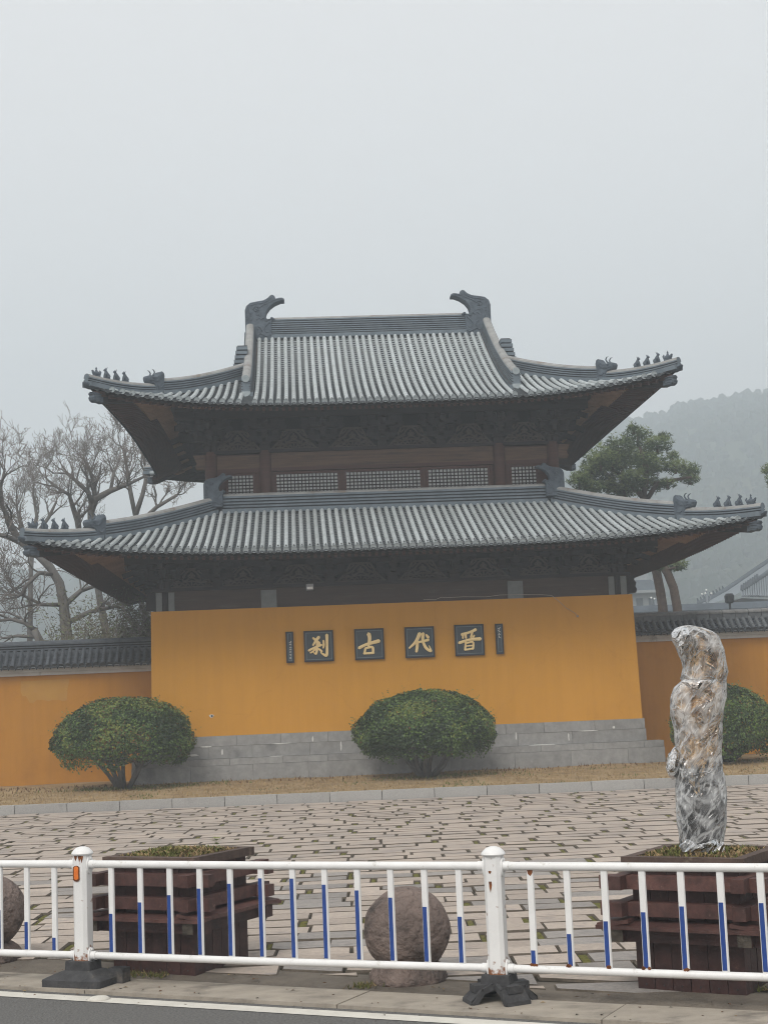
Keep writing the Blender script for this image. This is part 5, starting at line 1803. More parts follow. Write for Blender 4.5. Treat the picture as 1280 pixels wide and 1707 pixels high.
# ---- planters
def planter(label, fl_, fr_, zrim, seed):
    r = random.Random(seed)
    a, b = V((*fl_, 0)), V((*fr_, 0))
    ux = (b-a).normalized()
    uy = V((-ux.y, ux.x, 0))
    S = (b-a).length
    root = thing('planter', label, 'planter', (a+b)/2 + uy*S/2, 'timber planters behind the guardrail')
    P = lambda x, y, z: a + ux*x + uy*y + V((0, 0, z))
    # upright boards, nailed, on all four sides
    nb = 6
    bw = S/nb
    nails = MB()
    for side in range(4):
        for k in range(nb):
            x = (k+0.5)*bw
            pr = r.uniform(-0.003, 0.003)
            if side == 0:
                c, dx, dn = P(x, pr, 0), ux, -uy
            elif side == 1:
                c, dx, dn = P(S+pr, x, 0), uy, ux
            elif side == 2:
                c, dx, dn = P(x, S+pr, 0), ux, uy
            else:
                c, dx, dn = P(pr, x, 0), uy, -ux
            mb = MB()
            z0 = r.uniform(-0.004, 0.006)
            mb.obox(c - dn*0.012 + V((0, 0, (zrim-0.05+z0)/2)), dx*(bw/2-0.0022), dn*0.012, V((0, 0, (zrim-0.05-z0)/2)))
            mb.build('board', 'planter', root, origin=c)
            if side < 2:
                nails.ball(c + dn*0.001 + V((0, 0, 0.045)), 0.006, 6, 4)
    stuff(nails.build('nail_heads', 'rubber', root))
    mb = MB()
    mb.obox(P(S/2, S/2, zrim/2-0.06), ux*(S/2-0.03), uy*(S/2-0.03), V((0, 0, zrim/2-0.06)))
    mb.build('lining', 'hole', root)
    # log-cabin rails: beams run past the corners and are half lapped
    ov, bt, off = 0.115, 0.085, 0.075
    for lv, z in ((0, zrim-0.155), (1, zrim-0.32)):
        for side in range(4):
            e = 0.0 if side % 2 == 0 else 0.006
            z_ = z + e
            if side == 0:
                p0, p1 = P(-off-ov, -off+0.03, z_), P(S+off+ov, -off+0.03, z_)
            elif side == 2:
                p0, p1 = P(-off-ov, S+off-0.03, z_), P(S+off+ov, S+off-0.03, z_)
            elif side == 1:
                p0, p1 = P(S+off-0.03, -off-ov, z_), P(S+off-0.03, S+off+ov, z_)
            else:
                p0, p1 = P(-off+0.03, -off-ov, z_), P(-off+0.03, S+off+ov, z_)
            mb = MB()
            mb.beam(p0, p1, 0.085, bt)
            mb.build('beam', 'planter_beam', root, origin=p0)
    # lower ledge: bearers with weathered end grain under a sloping board
    z = zrim-0.475
    for side in range(4):
        e = 0.0 if side % 2 == 0 else 0.005
        if side == 0:
            p0, p1, n_ = P(-0.16, -0.06, z+e), P(S+0.16, -0.06, z+e), -uy
        elif side == 2:
            p0, p1, n_ = P(-0.16, S+0.06, z+e), P(S+0.16, S+0.06, z+e), uy
        elif side == 1:
            p0, p1, n_ = P(S+0.06, -0.16, z+e), P(S+0.06, S+0.16, z+e), ux
        else:
            p0, p1, n_ = P(-0.06, -0.16, z+e), P(-0.06, S+0.16, z+e), -ux
        mb = MB()
        mb.beam(p0, p1, 0.09, 0.085)
        be = mb.build('bearer', 'planter', root, origin=p0)
        if side in (1, 3):
            t = (p1-p0).normalized()
            mb = MB()
            mb.obox(p0 - t*0.002, t*0.004, t.cross(UPZ)*0.043, UPZ*0.041)
            mb.build('end_grain', 'endgrain', be)
        t = (p1-p0).normalized()
        mb = MB()
        c = (p0+p1)/2 + n_*0.02 + V((0, 0, 0.064+e*1.5))
        mb.obox(c, t*((p1-p0).length/2+0.03-e*4), n_*0.105 - V((0, 0, 0.012)), V((0, 0, 0.012)))
        mb.build('ledge_board', 'planter_beam', root, origin=p0)
    # rim
    for side in range(4):
        ln = S/2+0.05
        z = zrim-0.03
        cc = {0: (P(S/2, -0.012, z), ux, uy), 2: (P(S/2, S+0.012, z), ux, uy), 1: (P(S+0.012, S/2, z), uy, ux), 3: (P(-0.012, S/2, z), uy, ux)}[side]
        l_ = ln if side % 2 == 0 else S/2-0.022
        mb = MB()
        mb.obox(cc[0], cc[1]*l_, cc[2]*0.034, V((0, 0, 0.03)))
        mb.build('rim_board', 'planter_top', root, origin=cc[0])
    mb = MB()
    n_ = 14
    vs, fs = [], []
    for i in range(n_+1):
        for j in range(n_+1):
            x, y = lerp(0.015, S-0.015, i/n_), lerp(0.015, S-0.015, j/n_)
            vs.append(P(x, y, zrim-0.045+0.035*math.sin(PI*i/n_)*math.sin(PI*j/n_)+0.012*noise.noise(V((x*9, y*9, seed)))))
    for i in range(n_):
        for j in range(n_):
            k = i*(n_+1)+j
            fs.append((k, k+n_+1, k+n_+2, k+1))
    mb.add(vs, fs)
    mb.build('soil', 'soil', root, smooth=True)
    return root, P, S
def weeds(label, P, S, zrim, n, seed, skip=None):
    mb = MB()
    r = random.Random(seed)
    for i in range(n):
        x, y = r.uniform(0.03, S-0.03), r.uniform(0.03, S-0.03)
        if skip and (x-S/2)**2+(y-S/2)**2 < skip**2:
            continue
        k = math.sin(PI*x/S)*math.sin(PI*y/S)
        p = P(x, y, zrim-0.045+0.03*k)
        q = noise.noise(V((x*6, y*6, seed)))
        m = 0 if q > 0.18 else 1
        if r.random() < 0.2:
            m = 1-m
        h = r.uniform(0.015, 0.05)*(1.3 if m == 0 else 1.1)
        for t in range(2):
            a = r.uniform(0, 2*PI)
            d = V((math.cos(a), math.sin(a), 0))
            w2 = V((-d.y, d.x, 0))*r.uniform(0.003, 0.008)
            tip = p + d*h*r.uniform(0.3, 1.0) + V((0, 0, h))
            mid = p.lerp(tip, 0.5) + V((0, 0, h*0.25))
            mb.add([p, mid-w2, tip, mid+w2], [(0, 1, 2, 3)], m)
    if skip is None:        # one taller leafy sprig at the back right
        p = P(S*0.90, S*0.62, zrim-0.03)
        for k in range(26):
            a, hh = r.uniform(0, 2*PI), r.uniform(0.01, 0.12)
            d = V((math.cos(a), math.sin(a), 0))*r.uniform(0.02, 0.05)
            q = p + V((0, 0, hh))
            w2 = V((-d.y, d.x, 0))*0.5
            mb.add([q, q+d*0.6-w2+V((0, 0, 0.006)), q+d*1.3+V((0, 0, 0.012)), q+d*0.6+w2+V((0, 0, 0.006))], [(0, 1, 2, 3)], 2)
    stuff(tag(mb.build('weeds', ['greengrass', 'drygrass', 'leaf_c']), label, 'weeds'))
pl, PL, SL = planter('square maroon timber planter holding only low weeds, behind the middle panel', (-1.43, 11.585), (-0.82, 11.23), 0.835, 3)
weeds('low green and brown weeds growing over the left planter', PL, SL, 0.835, 1500, 6)
pr, PR, SR = planter('square maroon timber planter that holds the plastic wrapped palm', (2.06, 9.935), (2.645, 9.54), 0.838, 4)
weeds('sparse weeds round the foot of the wrapped palm', PR, SR, 0.838, 900, 7, skip=0.17)
# weeds at the foot of the left planter and of the ball
mb = MB()
for i in range(700):
    if i < 450:
        p = PL(R.uniform(-0.15, SL*0.7), -abs(R.gauss(0, 0.05))-0.01, 0.005)
    elif i < 560:
        p = V((0.42, 10.52, 0.005)) + V((R.gauss(-0.06, 0.06), R.gauss(0, 0.03), 0))
    else:
        p = V((2.75, 9.75, 0.005)) + V((R.gauss(0, 0.1), R.gauss(0, 0.05), 0))
    RG.seed(i)
    blade(mb, p.x, p.y, p.z, R.uniform(0.015, 0.045), 0.006, 0 if R.random() < 0.7 else 1, 1.2)
stuff(tag(mb.build('ground_weeds', ['greengrass', 'drygrass']), 'small weeds sprouting at the foot of the left planter and stone ball', 'weeds'))

# scraps of leaf and grit in the gutter
mb = MB()
RL = random.Random(61)
for i in range(170):
    t = abs(RL.gauss(0, 0.12))*(1 if RL.random() < 0.7 else -1)
    t = t + (0.0 if RL.random() < 0.5 else 0.47)
    p = gp(RL.uniform(-4, 4), t, 0.0)
    z = -0.018 if t < 0 else (0.006 if t < 0.45 else 0.022)
    a, s1 = RL.uniform(0, 2*PI), RL.uniform(0.006, 0.022)
    d = V((math.cos(a), math.sin(a), 0))*s1
    w2 = V((-d.y, d.x, 0))*RL.uniform(0.3, 0.6)
    c_ = V((p.x, p.y, z))
    mb.add([c_-d, c_+w2+V((0, 0, s1*0.35)), c_+d, c_-w2+V((0, 0, s1*0.2))], [(0, 1, 2, 3)], RL.choice((0, 0, 1, 2)))
stuff(tag(mb.build('leaf_litter', ['browngrass', 'drygrass', 'bed']), 'scraps of dry leaf and grit along the concrete road edge', 'litter'))

# ---- palm wrapped in plastic
OUTL = [(172, 590, 690), (185, 560, 745), (205, 540, 795), (240, 536, 845), (300, 568, 872), (340, 585, 880), (380, 603, 887), (440, 608, 900), (470, 600, 903), (520, 598, 886), (560, 552, 890), (600, 540, 890), (640, 530, 888), (720, 530, 880), (800, 548, 868), (900, 565, 865), (960, 562, 862), (1020, 570, 862),
        (1100, 575, 868), (1180, 568, 885), (1280, 562, 892), (1360, 570, 892), (1450, 580, 885), (1540, 590, 875), (1600, 600, 870), (1650, 622, 880)]
PC = PR(SR/2, SR/2, 0)
def unproj_y(px, py, Y):
    d = CF + CR*((px-640)/FPX) - CU*((py-853.5)/FPX)
    return V((0, 0, HCAM)) + d*(Y/d.y)
palm = thing('wrapped_palm', 'dried palm wrapped in clear plastic film standing in the right planter', 'palm', (PC.x, PC.y, 0.80))
sect = []
for zy, xa, xb in OUTL:
    pa, pb = unproj_y(980+xa/3.88, 1000+zy/3.88, PC.y), unproj_y(980+xb/3.88, 1000+zy/3.88, PC.y)
    sect.append(((pa+pb)/2, (pb.x-pa.x)/2))
zmin_, zmax_ = sect[-1][0].z, sect[0][0].z
def psec(z):
    for (c0, h0), (c1, h1) in zip(sect, sect[1:]):
        if c1.z <= z <= c0.z:
            t = (z-c1.z)/max(c0.z-c1.z, 1e-6)
            return lerp(c1.x, c0.x, t), lerp(h1, h0, t)
    return (sect[0][0].x, sect[0][1]) if z > sect[0][0].z else (sect[-1][0].x, sect[-1][1])
def psurf(a, z, k=1.0):
    x, h = psec(z)
    return V((x+math.cos(a)*h*k, PC.y+math.sin(a)*h*0.9*k, z))
# trunk (dark fibre) and inner bundle
mb = MB()
n_ = 20
zz = [lerp(zmin_-0.06, 1.36, i/16) for i in range(17)]
mb.loft([[psurf(2*PI*k/n_, max(z, zmin_), 0.80+0.10*noise.noise(V((math.cos(2*PI*k/n_)*2, math.sin(2*PI*k/n_)*2, z*5)))) + V((0, 0, min(0, z-zmin_))) for k in range(n_)] for z in zz])
mb.build('trunk', 'fibre', palm, smooth=True)
mb = MB()
RP = random.Random(21)
for i in range(420):     # old leaf bases on the trunk
    a, z = RP.uniform(PI*0.9, 2.1*PI), RP.uniform(0.86, 1.36)
    p = psurf(a, z, 0.84)
    q = psurf(a+RP.uniform(-0.25, 0.25), z+RP.uniform(0.03, 0.10), 0.90)
    w2 = V((-math.sin(a), math.cos(a), 0))*RP.uniform(0.004, 0.012)
    mb.add([p-w2, p+w2, q+w2*0.4, q-w2*0.4], [(0, 1, 2, 3)], 0)
stuff(mb.build('leaf_bases', 'fibre', palm))
mb = MB()
zz = [lerp(1.30, zmax_-0.03, i/20) for i in range(21)]
mb.loft([[psurf(2*PI*k/n_, z, 0.62) for k in range(n_)] for z in zz])
mb.build('frond_bundle', 'soil', palm, smooth=True)
for i in range(9):       # fronds folded upwards against the bundle, leaflets in chevrons
    a0 = PI + PI*(i+0.5)/9 + RP.uniform(-0.1, 0.1)
    z0, z1 = RP.uniform(1.18, 1.36), RP.uniform(1.85, 2.2)
    if i % 3 == 1:
        z0, z1 = 1.75, zmax_-0.06
    mb = MB()
    rib = [psurf(a0+0.25*math.sin(t*2.0+i), lerp(z0, z1, t), 0.80) for t in [k/12 for k in range(13)]]
    mb.tube(rib, [0.008]*7+[0.006]*6, 5)
    for k in range(70):
        t = k/70
        z = lerp(z0, z1, t)
        for s in (-1, 1):
            aa = a0+0.25*math.sin(t*2.0+i)
            l_ = 0.55*(0.5+math.sin(PI*min(1, t+0.12)))*RP.uniform(0.8, 1.1)
            ze = z+RP.uniform(0.05, 0.10)*(1 if i % 4 else -0.6)
            p = psurf(aa, z, 0.80)
            m_ = psurf(aa+s*l_*0.5, min(z+(ze-z)*0.45, zmax_), 0.86+RP.uniform(-0.03, 0.03))
            e = psurf(aa+s*l_, min(ze, zmax_), 0.83+RP.uniform(-0.04, 0.05))
            w2 = V((0, 0, 0.0055))
            mb.add([p-w2*0.6, p+w2*0.6, m_+w2, e, m_-w2], [(0, 1, 2, 3, 4)], 0 if RP.random() < 0.93 else 1)
    mb.build('frond', ['frond', 'frond_g'], palm)
# film: two wrinkled layers, ties, loose flap on the left
for layer, (kk, z_lo, z_hi) in enumerate(((0.97, zmin_-0.01, zmax_), (0.99, 0.82, 1.37))):
    mb = MB()
    nu, nz_ = 72, 110
    rings = []
    for i in range(nz_+1):
        z = lerp(z_lo, z_hi, i/nz_)
        ring = []
        for k in range(nu):
            a = 2*PI*k/nu
            q = V((math.cos(a)*2.6, math.sin(a)*2.6, z*6+layer*10))
            wr = 0.045*noise.noise(q) + 0.035*noise.noise(V((math.cos(a)*7+z*9, math.sin(a)*7, z*5+layer))) + 0.018*(1-abs(noise.noise(V((math.cos(a)*5, math.sin(a)*5, z*9+3*math.sin(a*2)+layer*4)))*2))
            wr += 0.035*noise.noise(V((math.cos(a)*9, math.sin(a)*9, z*22+layer*3)))*(1.0 if layer == 0 else 0.5)
            p = psurf(a, max(z, zmin_), kk+wr)
            if z > zmax_-0.03:
                p.z = z
            ring.append(p)
        rings.append(ring)
    top = V((sum(p.x for p in rings[-1])/nu, PC.y, z_hi+0.012))
    rings.append([top + (p-top)*0.25 for p in rings[-1]])
    mb.loft(rings, caps=True)
    mb.build('plastic_film', 'film', palm, smooth=True)
mb = MB()
FLAPS = (([(500, 1090), (515, 1000), (560, 945), (600, 965), (600, 1060), (570, 1150), (545, 1165), (520, 1140)], ((0.05, 1.0), (0.0, 0.9))),
         ([(537, 215), (560, 185), (600, 170), (640, 182), (668, 225), (655, 290), (628, 335), (600, 372), (580, 330), (550, 280)], ((-0.10, 1.0), (-0.06, 0.93), (-0.03, 0.85))),
         ([(600, 530), (625, 512), (690, 520), (760, 508), (830, 515), (800, 545), (735, 600), (690, 585), (640, 560)], ((-0.13, 1.0),)),
         ([(585, 1590), (640, 1545), (700, 1575), (800, 1540), (878, 1570), (888, 1640), (800, 1662), (700, 1642), (620, 1655)], ((-0.12, 1.0),)))
for fo, lay in FLAPS:
  for off, sc_ in lay:
    rings = []
    cxp = sum(a for a, b in fo)/len(fo)
    cyp = sum(b for a, b in fo)/len(fo)
    for kf, dy in ((1.0, 0.0), (0.75, -0.05), (0.35, -0.07), (0.05, -0.075)):
        dy = dy if fo[0][0] < 560 and fo[0][1] > 900 else dy*0.55
        rings.append([unproj_y(980+(cxp+(a-cxp)*kf*sc_)/3.88, 1000+(cyp+(b-cyp)*kf*sc_)/3.88, PC.y+dy+off-0.02+0.015*noise.noise(V((a*0.03, b*0.03, kf*3)))) for a, b in fo])
    mb.loft(rings, caps=False)
  mb.build('loose_flap', 'film', palm, smooth=True)
  mb = MB()
for z, rr in ((1.945, 0.004), (1.335, 0.003)):     # gathered ties
    mb = MB()
    mb.tube([psurf(2*PI*k/24+PI, z+0.016*math.sin(k*1.3)+0.02*math.cos(2*PI*k/24), 1.0) for k in range(25)], [rr*(1+0.4*math.sin(k*2.1)) for k in range(25)], 6)
    mb.build('film_tie', 'film', palm, smooth=True)

# ================================================================= TREES BEHIND
def branch(mb, p, d, ln, r, depth, rnd, up=0.15, wig=0.28, minr=0.006, spread=0.75):
    n_ = 5 if depth > 1 else 4
    pts, rad = [p.copy()], [r]
    q = p.copy()
    dd = d.normalized()
    for i in range(n_):
        dd = (dd + V((rnd.gauss(0, wig), rnd.gauss(0, wig), rnd.gauss(0, wig)+up*0.5))).normalized()
        q = q + dd*ln/n_
        pts.append(q.copy())
        rad.append(max(minr*0.7, r*(1-0.55*(i+1)/n_)))
    mb.tube(pts, rad, 6 if r > 0.06 else (4 if r > 0.02 else 3), r > 0.06, 0 if r > 0.018 else 1)
    if depth <= 0:
        return
    kids = rnd.choice((3, 4)) if depth > 1 else rnd.choice((3, 4, 5))
    for k in range(kids):
        i = rnd.randint(1, n_)
        t = (pts[i]-pts[i-1]).normalized()
        a = t.orthogonal().normalized()
        a = Matrix.Rotation(rnd.uniform(0, 2*PI), 3, t) @ a
        nd = (t*rnd.uniform(0.5, 0.9) + a*rnd.uniform(0.5, spread+0.2) + V((0, 0, up))).normalized()
        branch(mb, pts[i], nd, ln*rnd.uniform(0.5, 0.72), max(minr, rad[i]*rnd.uniform(0.55, 0.8)), depth-1, rnd, up, wig, minr, spread)
def bare_tree(label, trunk, limbs, seed, depth=4, up=0.15, minr=0.007, extra=0):
    """trunk and limbs are given as lists of ((x, y, z), radius)"""
    rnd = random.Random(seed)
    root = thing('bare_tree', label, 'tree', trunk[0][0], 'leafless trees behind the left wall')
    mb = MB()
    mb.tube([p for p, r in trunk], [r for p, r in trunk], 9)
    mb.build('trunk', 'bark', root, smooth=True)
    mb = MB()
    for L in limbs:
        pts = [V(p) for p, r in L]
        mb.tube(pts, [r for p, r in L], 7)
        for i in range(1, len(pts)):
            t = (pts[i]-pts[i-1]).normalized()
            for k in range(2 if i < len(pts)-1 else 4):
                a = t.orthogonal().normalized()
                a = Matrix.Rotation(rnd.uniform(0, 2*PI), 3, t) @ a
                nd = (t*0.8+a*rnd.uniform(0.4, 0.9)+V((0, 0, up))).normalized()
                branch(mb, pts[i], nd, rnd.uniform(0.7, 1.15), max(minr, L[i][1]*rnd.uniform(0.42, 0.62)), depth-1, rnd, up, 0.25, minr)
    mb.build('branches', ['bark', 'twig'], root, smooth=True)
    return root
def px(x, y, Y):
    p = unproj_y(x, y, Y)
    return (p.x, p.y, p.z)
YA = 46.0
bare_tree('big leafless tree with a thick trunk bending left behind the lower roof corner',
          [((-6.85, YA, 0), 0.22), (px(112, 1062, YA), 0.17), (px(107, 1010, YA), 0.15), (px(100, 972, YA), 0.135), (px(84, 945, YA), 0.125), (px(58, 920, YA), 0.11)],
          [[(px(58, 920, YA), 0.11), (px(36, 905, YA), 0.095), (px(18, 872, YA), 0.08), (px(4, 842, YA-0.3), 0.065), (px(2, 812, YA-0.5), 0.05), (px(8, 785, YA-0.5), 0.035)],
           [(px(36, 905, YA), 0.09), (px(16, 896, YA-0.3), 0.075), (px(-6, 890, YA-0.5), 0.06)],
           [(px(92, 958, YA), 0.075), (px(66, 955, YA-0.4), 0.065), (px(45, 975, YA-0.6), 0.055), (px(36, 992, YA-0.7), 0.045)],
           [(px(104, 1008, YA), 0.07), (px(70, 1008, YA-0.4), 0.055), (px(38, 992, YA-0.6), 0.04), (px(26, 984, YA-0.7), 0.03)],
           [(px(107, 1010, YA), 0.09), (px(135, 985, YA+0.5), 0.07), (px(165, 975, YA+0.8), 0.05)],
           [(px(110, 1040, YA), 0.09), (px(150, 1020, YA+0.6), 0.07), (px(190, 1012, YA+1), 0.05)]], 31, depth=4, minr=0.008)
YB = 50.0
bare_tree('leafless tree whose rounded crown spreads above the lower left hip ridge',
          [((-5.5, YB, 0), 0.20), (px(160, 960, YB), 0.10), (px(152, 890, YB), 0.10), (px(152, 850, YB), 0.11)],
          [[(px(152, 850, YB), 0.14), (px(160, 832, YB), 0.12), (px(185, 818, YB-0.4), 0.09), (px(212, 808, YB-0.7), 0.06), (px(240, 795, YB-0.8), 0.04)],
           [(px(155, 842, YB), 0.10), (px(147, 820, YB-0.3), 0.08), (px(128, 802, YB-0.5), 0.06), (px(112, 790, YB-0.5), 0.04)],
           [(px(158, 836, YB), 0.09), (px(158, 810, YB+0.3), 0.07), (px(150, 785, YB+0.4), 0.05), (px(140, 765, YB+0.4), 0.03)],
           [(px(185, 818, YB-0.4), 0.06), (px(190, 790, YB), 0.05), (px(200, 765, YB+0.3), 0.03)],
           [(px(140, 930, YB), 0.10), (px(134, 895, YB), 0.10), (px(130, 868, YB), 0.10), (px(122, 845, YB-0.2), 0.08), (px(116, 825, YB-0.4), 0.06), (px(95, 812, YB-0.5), 0.04), (px(80, 800, YB-0.5), 0.03)]], 47, depth=4, up=0.22, minr=0.0075)
YC = 54.0
bare_tree('thin leafless tree standing behind the upper eave on the left',
          [((-3.9, YC, 0), 0.16), (px(222, 960, YC), 0.085), (px(226, 860, YC), 0.085)],
          [[(px(226, 860, YC), 0.08), (px(218, 820, YC), 0.08), (px(212, 780, YC), 0.06), (px(206, 750, YC), 0.04)],
           [(px(226, 860, YC), 0.10), (px(238, 825, YC), 0.08), (px(246, 790, YC), 0.06), (px(238, 760, YC), 0.035)],
           [(px(224, 880, YC), 0.09), (px(262, 845, YC-0.5), 0.07), (px(296, 825, YC-0.5), 0.05)]], 59, depth=4, up=0.3, minr=0.0075)
YD = 44.0
bare_tree('small leafless tree with arching boughs low at the left edge of the picture',
          [((-6.9, YD, 0), 0.16), (px(70, 1075, YD), 0.13), (px(58, 1050, YD), 0.10)],
          [[(px(58, 1050, YD), 0.08), (px(42, 1038, YD), 0.065), (px(18, 1032, YD), 0.05), (px(-8, 1036, YD), 0.035)],
           [(px(64, 1062, YD), 0.06), (px(30, 1060, YD), 0.045), (px(6, 1064, YD), 0.03)]], 71, depth=3, minr=0.007)
YE = 60.0
bare_tree('distant leafless tree with upright fine twigs above the left roof figures',
          [((-10.5, YE, 0), 0.16), (px(52, 960, YE), 0.085), (px(55, 900, YE), 0.085)],
          [[(px(55, 900, YE), 0.10), (px(62, 860, YE), 0.07), (px(56, 825, YE), 0.04)], [(px(55, 900, YE), 0.10), (px(82, 862, YE), 0.07), (px(95, 835, YE), 0.04)],
           [(px(53, 915, YE), 0.10), (px(34, 870, YE), 0.07), (px(28, 845, YE), 0.04)]], 83, depth=4, up=0.3, minr=0.008)
# brushy thicket behind the left wall
mb = MB()
RT = random.Random(13)
for i in range(1900):
    x, y = RT.uniform(-6.9, -2.4), RT.uniform(38, 46)
    h = RT.uniform(3.2, 5.3)*(0.85+0.3*noise.noise(V((x*0.8, y*0.5, 2))))*(1.0 if x > -5.6 else 0.80)
    lean = V((RT.gauss(0.1, 0.25), RT.gauss(0, 0.2), 1)).normalized()
    p = V((x, y, 0.4))
    pts = [p, p+lean*h*0.4, p+lean*h*0.75+V((RT.gauss(0, 0.15), 0, 0)), p+lean*h+V((RT.gauss(0.1, 0.3), RT.gauss(0, 0.2), -0.1))]
    mb.tube(pts, [0.014, 0.011, 0.008, 0.004], 3, False, 1)
    for k in range(55):
        q = pts[1].lerp(pts[3], RT.random()) + V((RT.gauss(0, 0.22), RT.gauss(0, 0.22), RT.gauss(0, 0.22)))
        d = V((RT.gauss(0, 1), RT.gauss(0, 1), RT.gauss(0, 0.6))).normalized()*RT.uniform(0.06, 0.15)
        w2 = d.orthogonal().normalized()*0.018
        mb.add([q-w2, q+w2, q+d], [(0, 1, 2)], 0 if RT.random() < 0.8 else 2)
stuff(tag(mb.build('thicket', ['thicket', 'twig', 'needle_b']), 'olive brushy thicket of thin stems rising behind the left boundary wall', 'thicket'))

def pine(label, trunk, limbs, clumps, seed, group='pine trees behind the right wall'):
    rnd = random.Random(seed)
    root = thing('pine_tree', label, 'tree', trunk[0][0], group)
    mb = MB()
    mb.tube([p for p, r in trunk], [r for p, r in trunk], 10)
    mb.build('trunk', 'pinebark', root, smooth=True)
    mb = MB()
    for L in limbs:
        mb.tube([p for p, r in L], [r for p, r in L], 6)
    fo = MB()
    for c, rx, rz, n_ in clumps:
        c = V(c)
        mb.tube([c - V((0, 0, rz*0.9)), c, c + V((rnd.uniform(-.3, .3)*rx, 0, rz*0.4))], [0.05, 0.03, 0.012], 4)
        for i in range(n_):
            d = V((rnd.gauss(0, 1), rnd.gauss(0, 1), rnd.gauss(0, 1))).normalized()
            k = rnd.random()**0.4
            lump = 1+0.35*noise.noise(d*2.2+c)
            p = c + V((d.x*rx*k*lump, d.y*rx*k*lump, d.z*rz*k*lump))
            m = 1 if noise.noise(p*1.4)+d.z*0.5+rnd.uniform(-0.4, 0.4) > 0.12 else 0
            for t in range(5):       # tuft of needles
                e = V((rnd.gauss(0, 1), rnd.gauss(0, 1), rnd.gauss(0.5, 0.8))).normalized()*rnd.uniform(0.09, 0.17)
                w2 = e.orthogonal().normalized()*0.016
                fo.add([p-w2, p+w2, p+e], [(0, 1, 2)], m)
    stuff(mb.build('limbs', 'pinebark', root, smooth=True))
    fo.build('crown', ['needle_a', 'needle_b'], root)
    return root
RPn = random.Random(77)
def clumps_px(lst, Y):
    return [(V(px(x, y, Y+RPn.uniform(-1.0, 1.0))), rx, rz, n_) for x, y, rx, rz, n_ in lst]
YP = 50.0
pine('broad pine on a slanting bare trunk, its crown filling the gap between both right eaves',
     [((12.6, YP, 0), 0.19), (px(1128, 1012, YP), 0.155), (px(1122, 980, YP), 0.15), (px(1112, 955, YP), 0.145), (px(1098, 935, YP), 0.14), (px(1082, 890, YP), 0.13), (px(1072, 830, YP), 0.12)],
     [[(px(1072, 830, YP), 0.10), (px(1045, 800, YP), 0.08), (px(1010, 775, YP), 0.05)], [(px(1072, 830, YP), 0.10), (px(1078, 790, YP), 0.08), (px(1066, 745, YP), 0.05)],
      [(px(1074, 838, YP), 0.09), (px(1095, 806, YP-0.4), 0.075), (px(1125, 800, YP-0.6), 0.06), (px(1152, 795, YP-0.6), 0.035)],
      [(px(1108, 950, YP), 0.05), (px(1125, 946, YP-0.3), 0.035)]],
     clumps_px([(1062, 728, 0.55, 0.38, 260), (1095, 742, 0.55, 0.34, 260), (1030, 745, 0.6, 0.4, 300), (1068, 758, 0.7, 0.4, 330), (1000, 765, 0.65, 0.45, 320), (1035, 785, 0.7, 0.45, 340), (985, 790, 0.55, 0.4, 260), (1085, 778, 0.5, 0.35, 240),
                (1125, 778, 0.5, 0.26, 220), (1148, 785, 0.4, 0.28, 180), (1150, 800, 0.33, 0.18, 110), (1012, 808, 0.6, 0.3, 240), (965, 800, 0.4, 0.35, 170), (1120, 760, 0.25, 0.16, 70), (1055, 808, 0.45, 0.25, 150), (1106, 728, 0.25, 0.15, 60),
                (1128, 940, 0.34, 0.26, 170), (1108, 936, 0.25, 0.14, 70), (1100, 948, 0.14, 0.08, 24), (1055, 715, 0.2, 0.2, 50), (1060, 795, 0.6, 0.3, 260), (1088, 808, 0.5, 0.26, 200), (1040, 818, 0.6, 0.26, 240), (1112, 806, 0.3, 0.18, 90), (985, 815, 0.6, 0.3, 230), (1078, 770, 0.6, 0.4, 260), (1020, 765, 0.6, 0.4, 240)], YP), 5)
pine('second slender pine trunk leaning left of the broad pine',
     [((12.15, YP+1, 0), 0.20), (px(1104, 1012, YP+1), 0.165), (px(1100, 985, YP+1), 0.16), (px(1094, 955, YP+1), 0.155), (px(1085, 925, YP+1), 0.15), (px(1040, 830, YP+1), 0.12), (px(1010, 790, YP+1), 0.08)],
     [[(px(1040, 830, YP+1), 0.07), (px(1005, 805, YP+1), 0.05)]],
     clumps_px([(1000, 775, 0.6, 0.4, 220), (975, 800, 0.5, 0.35, 170), (1030, 765, 0.6, 0.4, 200)], YP+1.5), 6)
pine('pine reaching in from the right edge of the photo',
     [((17.6, YP, 0), 0.22), (px(1365, 950, YP), 0.18), (px(1345, 850, YP), 0.14)],
     [[(px(1345, 850, YP), 0.08), (px(1315, 815, YP), 0.06), (px(1290, 800, YP), 0.04)]],
     clumps_px([(1283, 782, 0.28, 0.2, 110), (1290, 800, 0.3, 0.2, 120), (1300, 812, 0.4, 0.3, 160), (1330, 800, 0.9, 0.6, 420)], YP), 8)

# ================================================================= BUILDINGS BEHIND RIGHT WALL
YH = 108.0
hall = thing('temple_hall', 'distant grey tiled temple hall roof rising at the right edge beyond the wall', 'temple', (35, 112, 0))
def P8(x, y, Y=YH):
    return V(px(x, y, Y))
def strip_solid(mb, poly, th=0.25, m=0):
    n_ = len(poly)
    d = V((0, 1, 0))*th
    mb.add([p for p in poly]+[p+d for p in poly], [tuple(range(n_))[::-1], tuple(range(n_, 2*n_))] + [(k, (k+1) % n_, n_+(k+1) % n_, n_+k) for k in range(n_)], m)
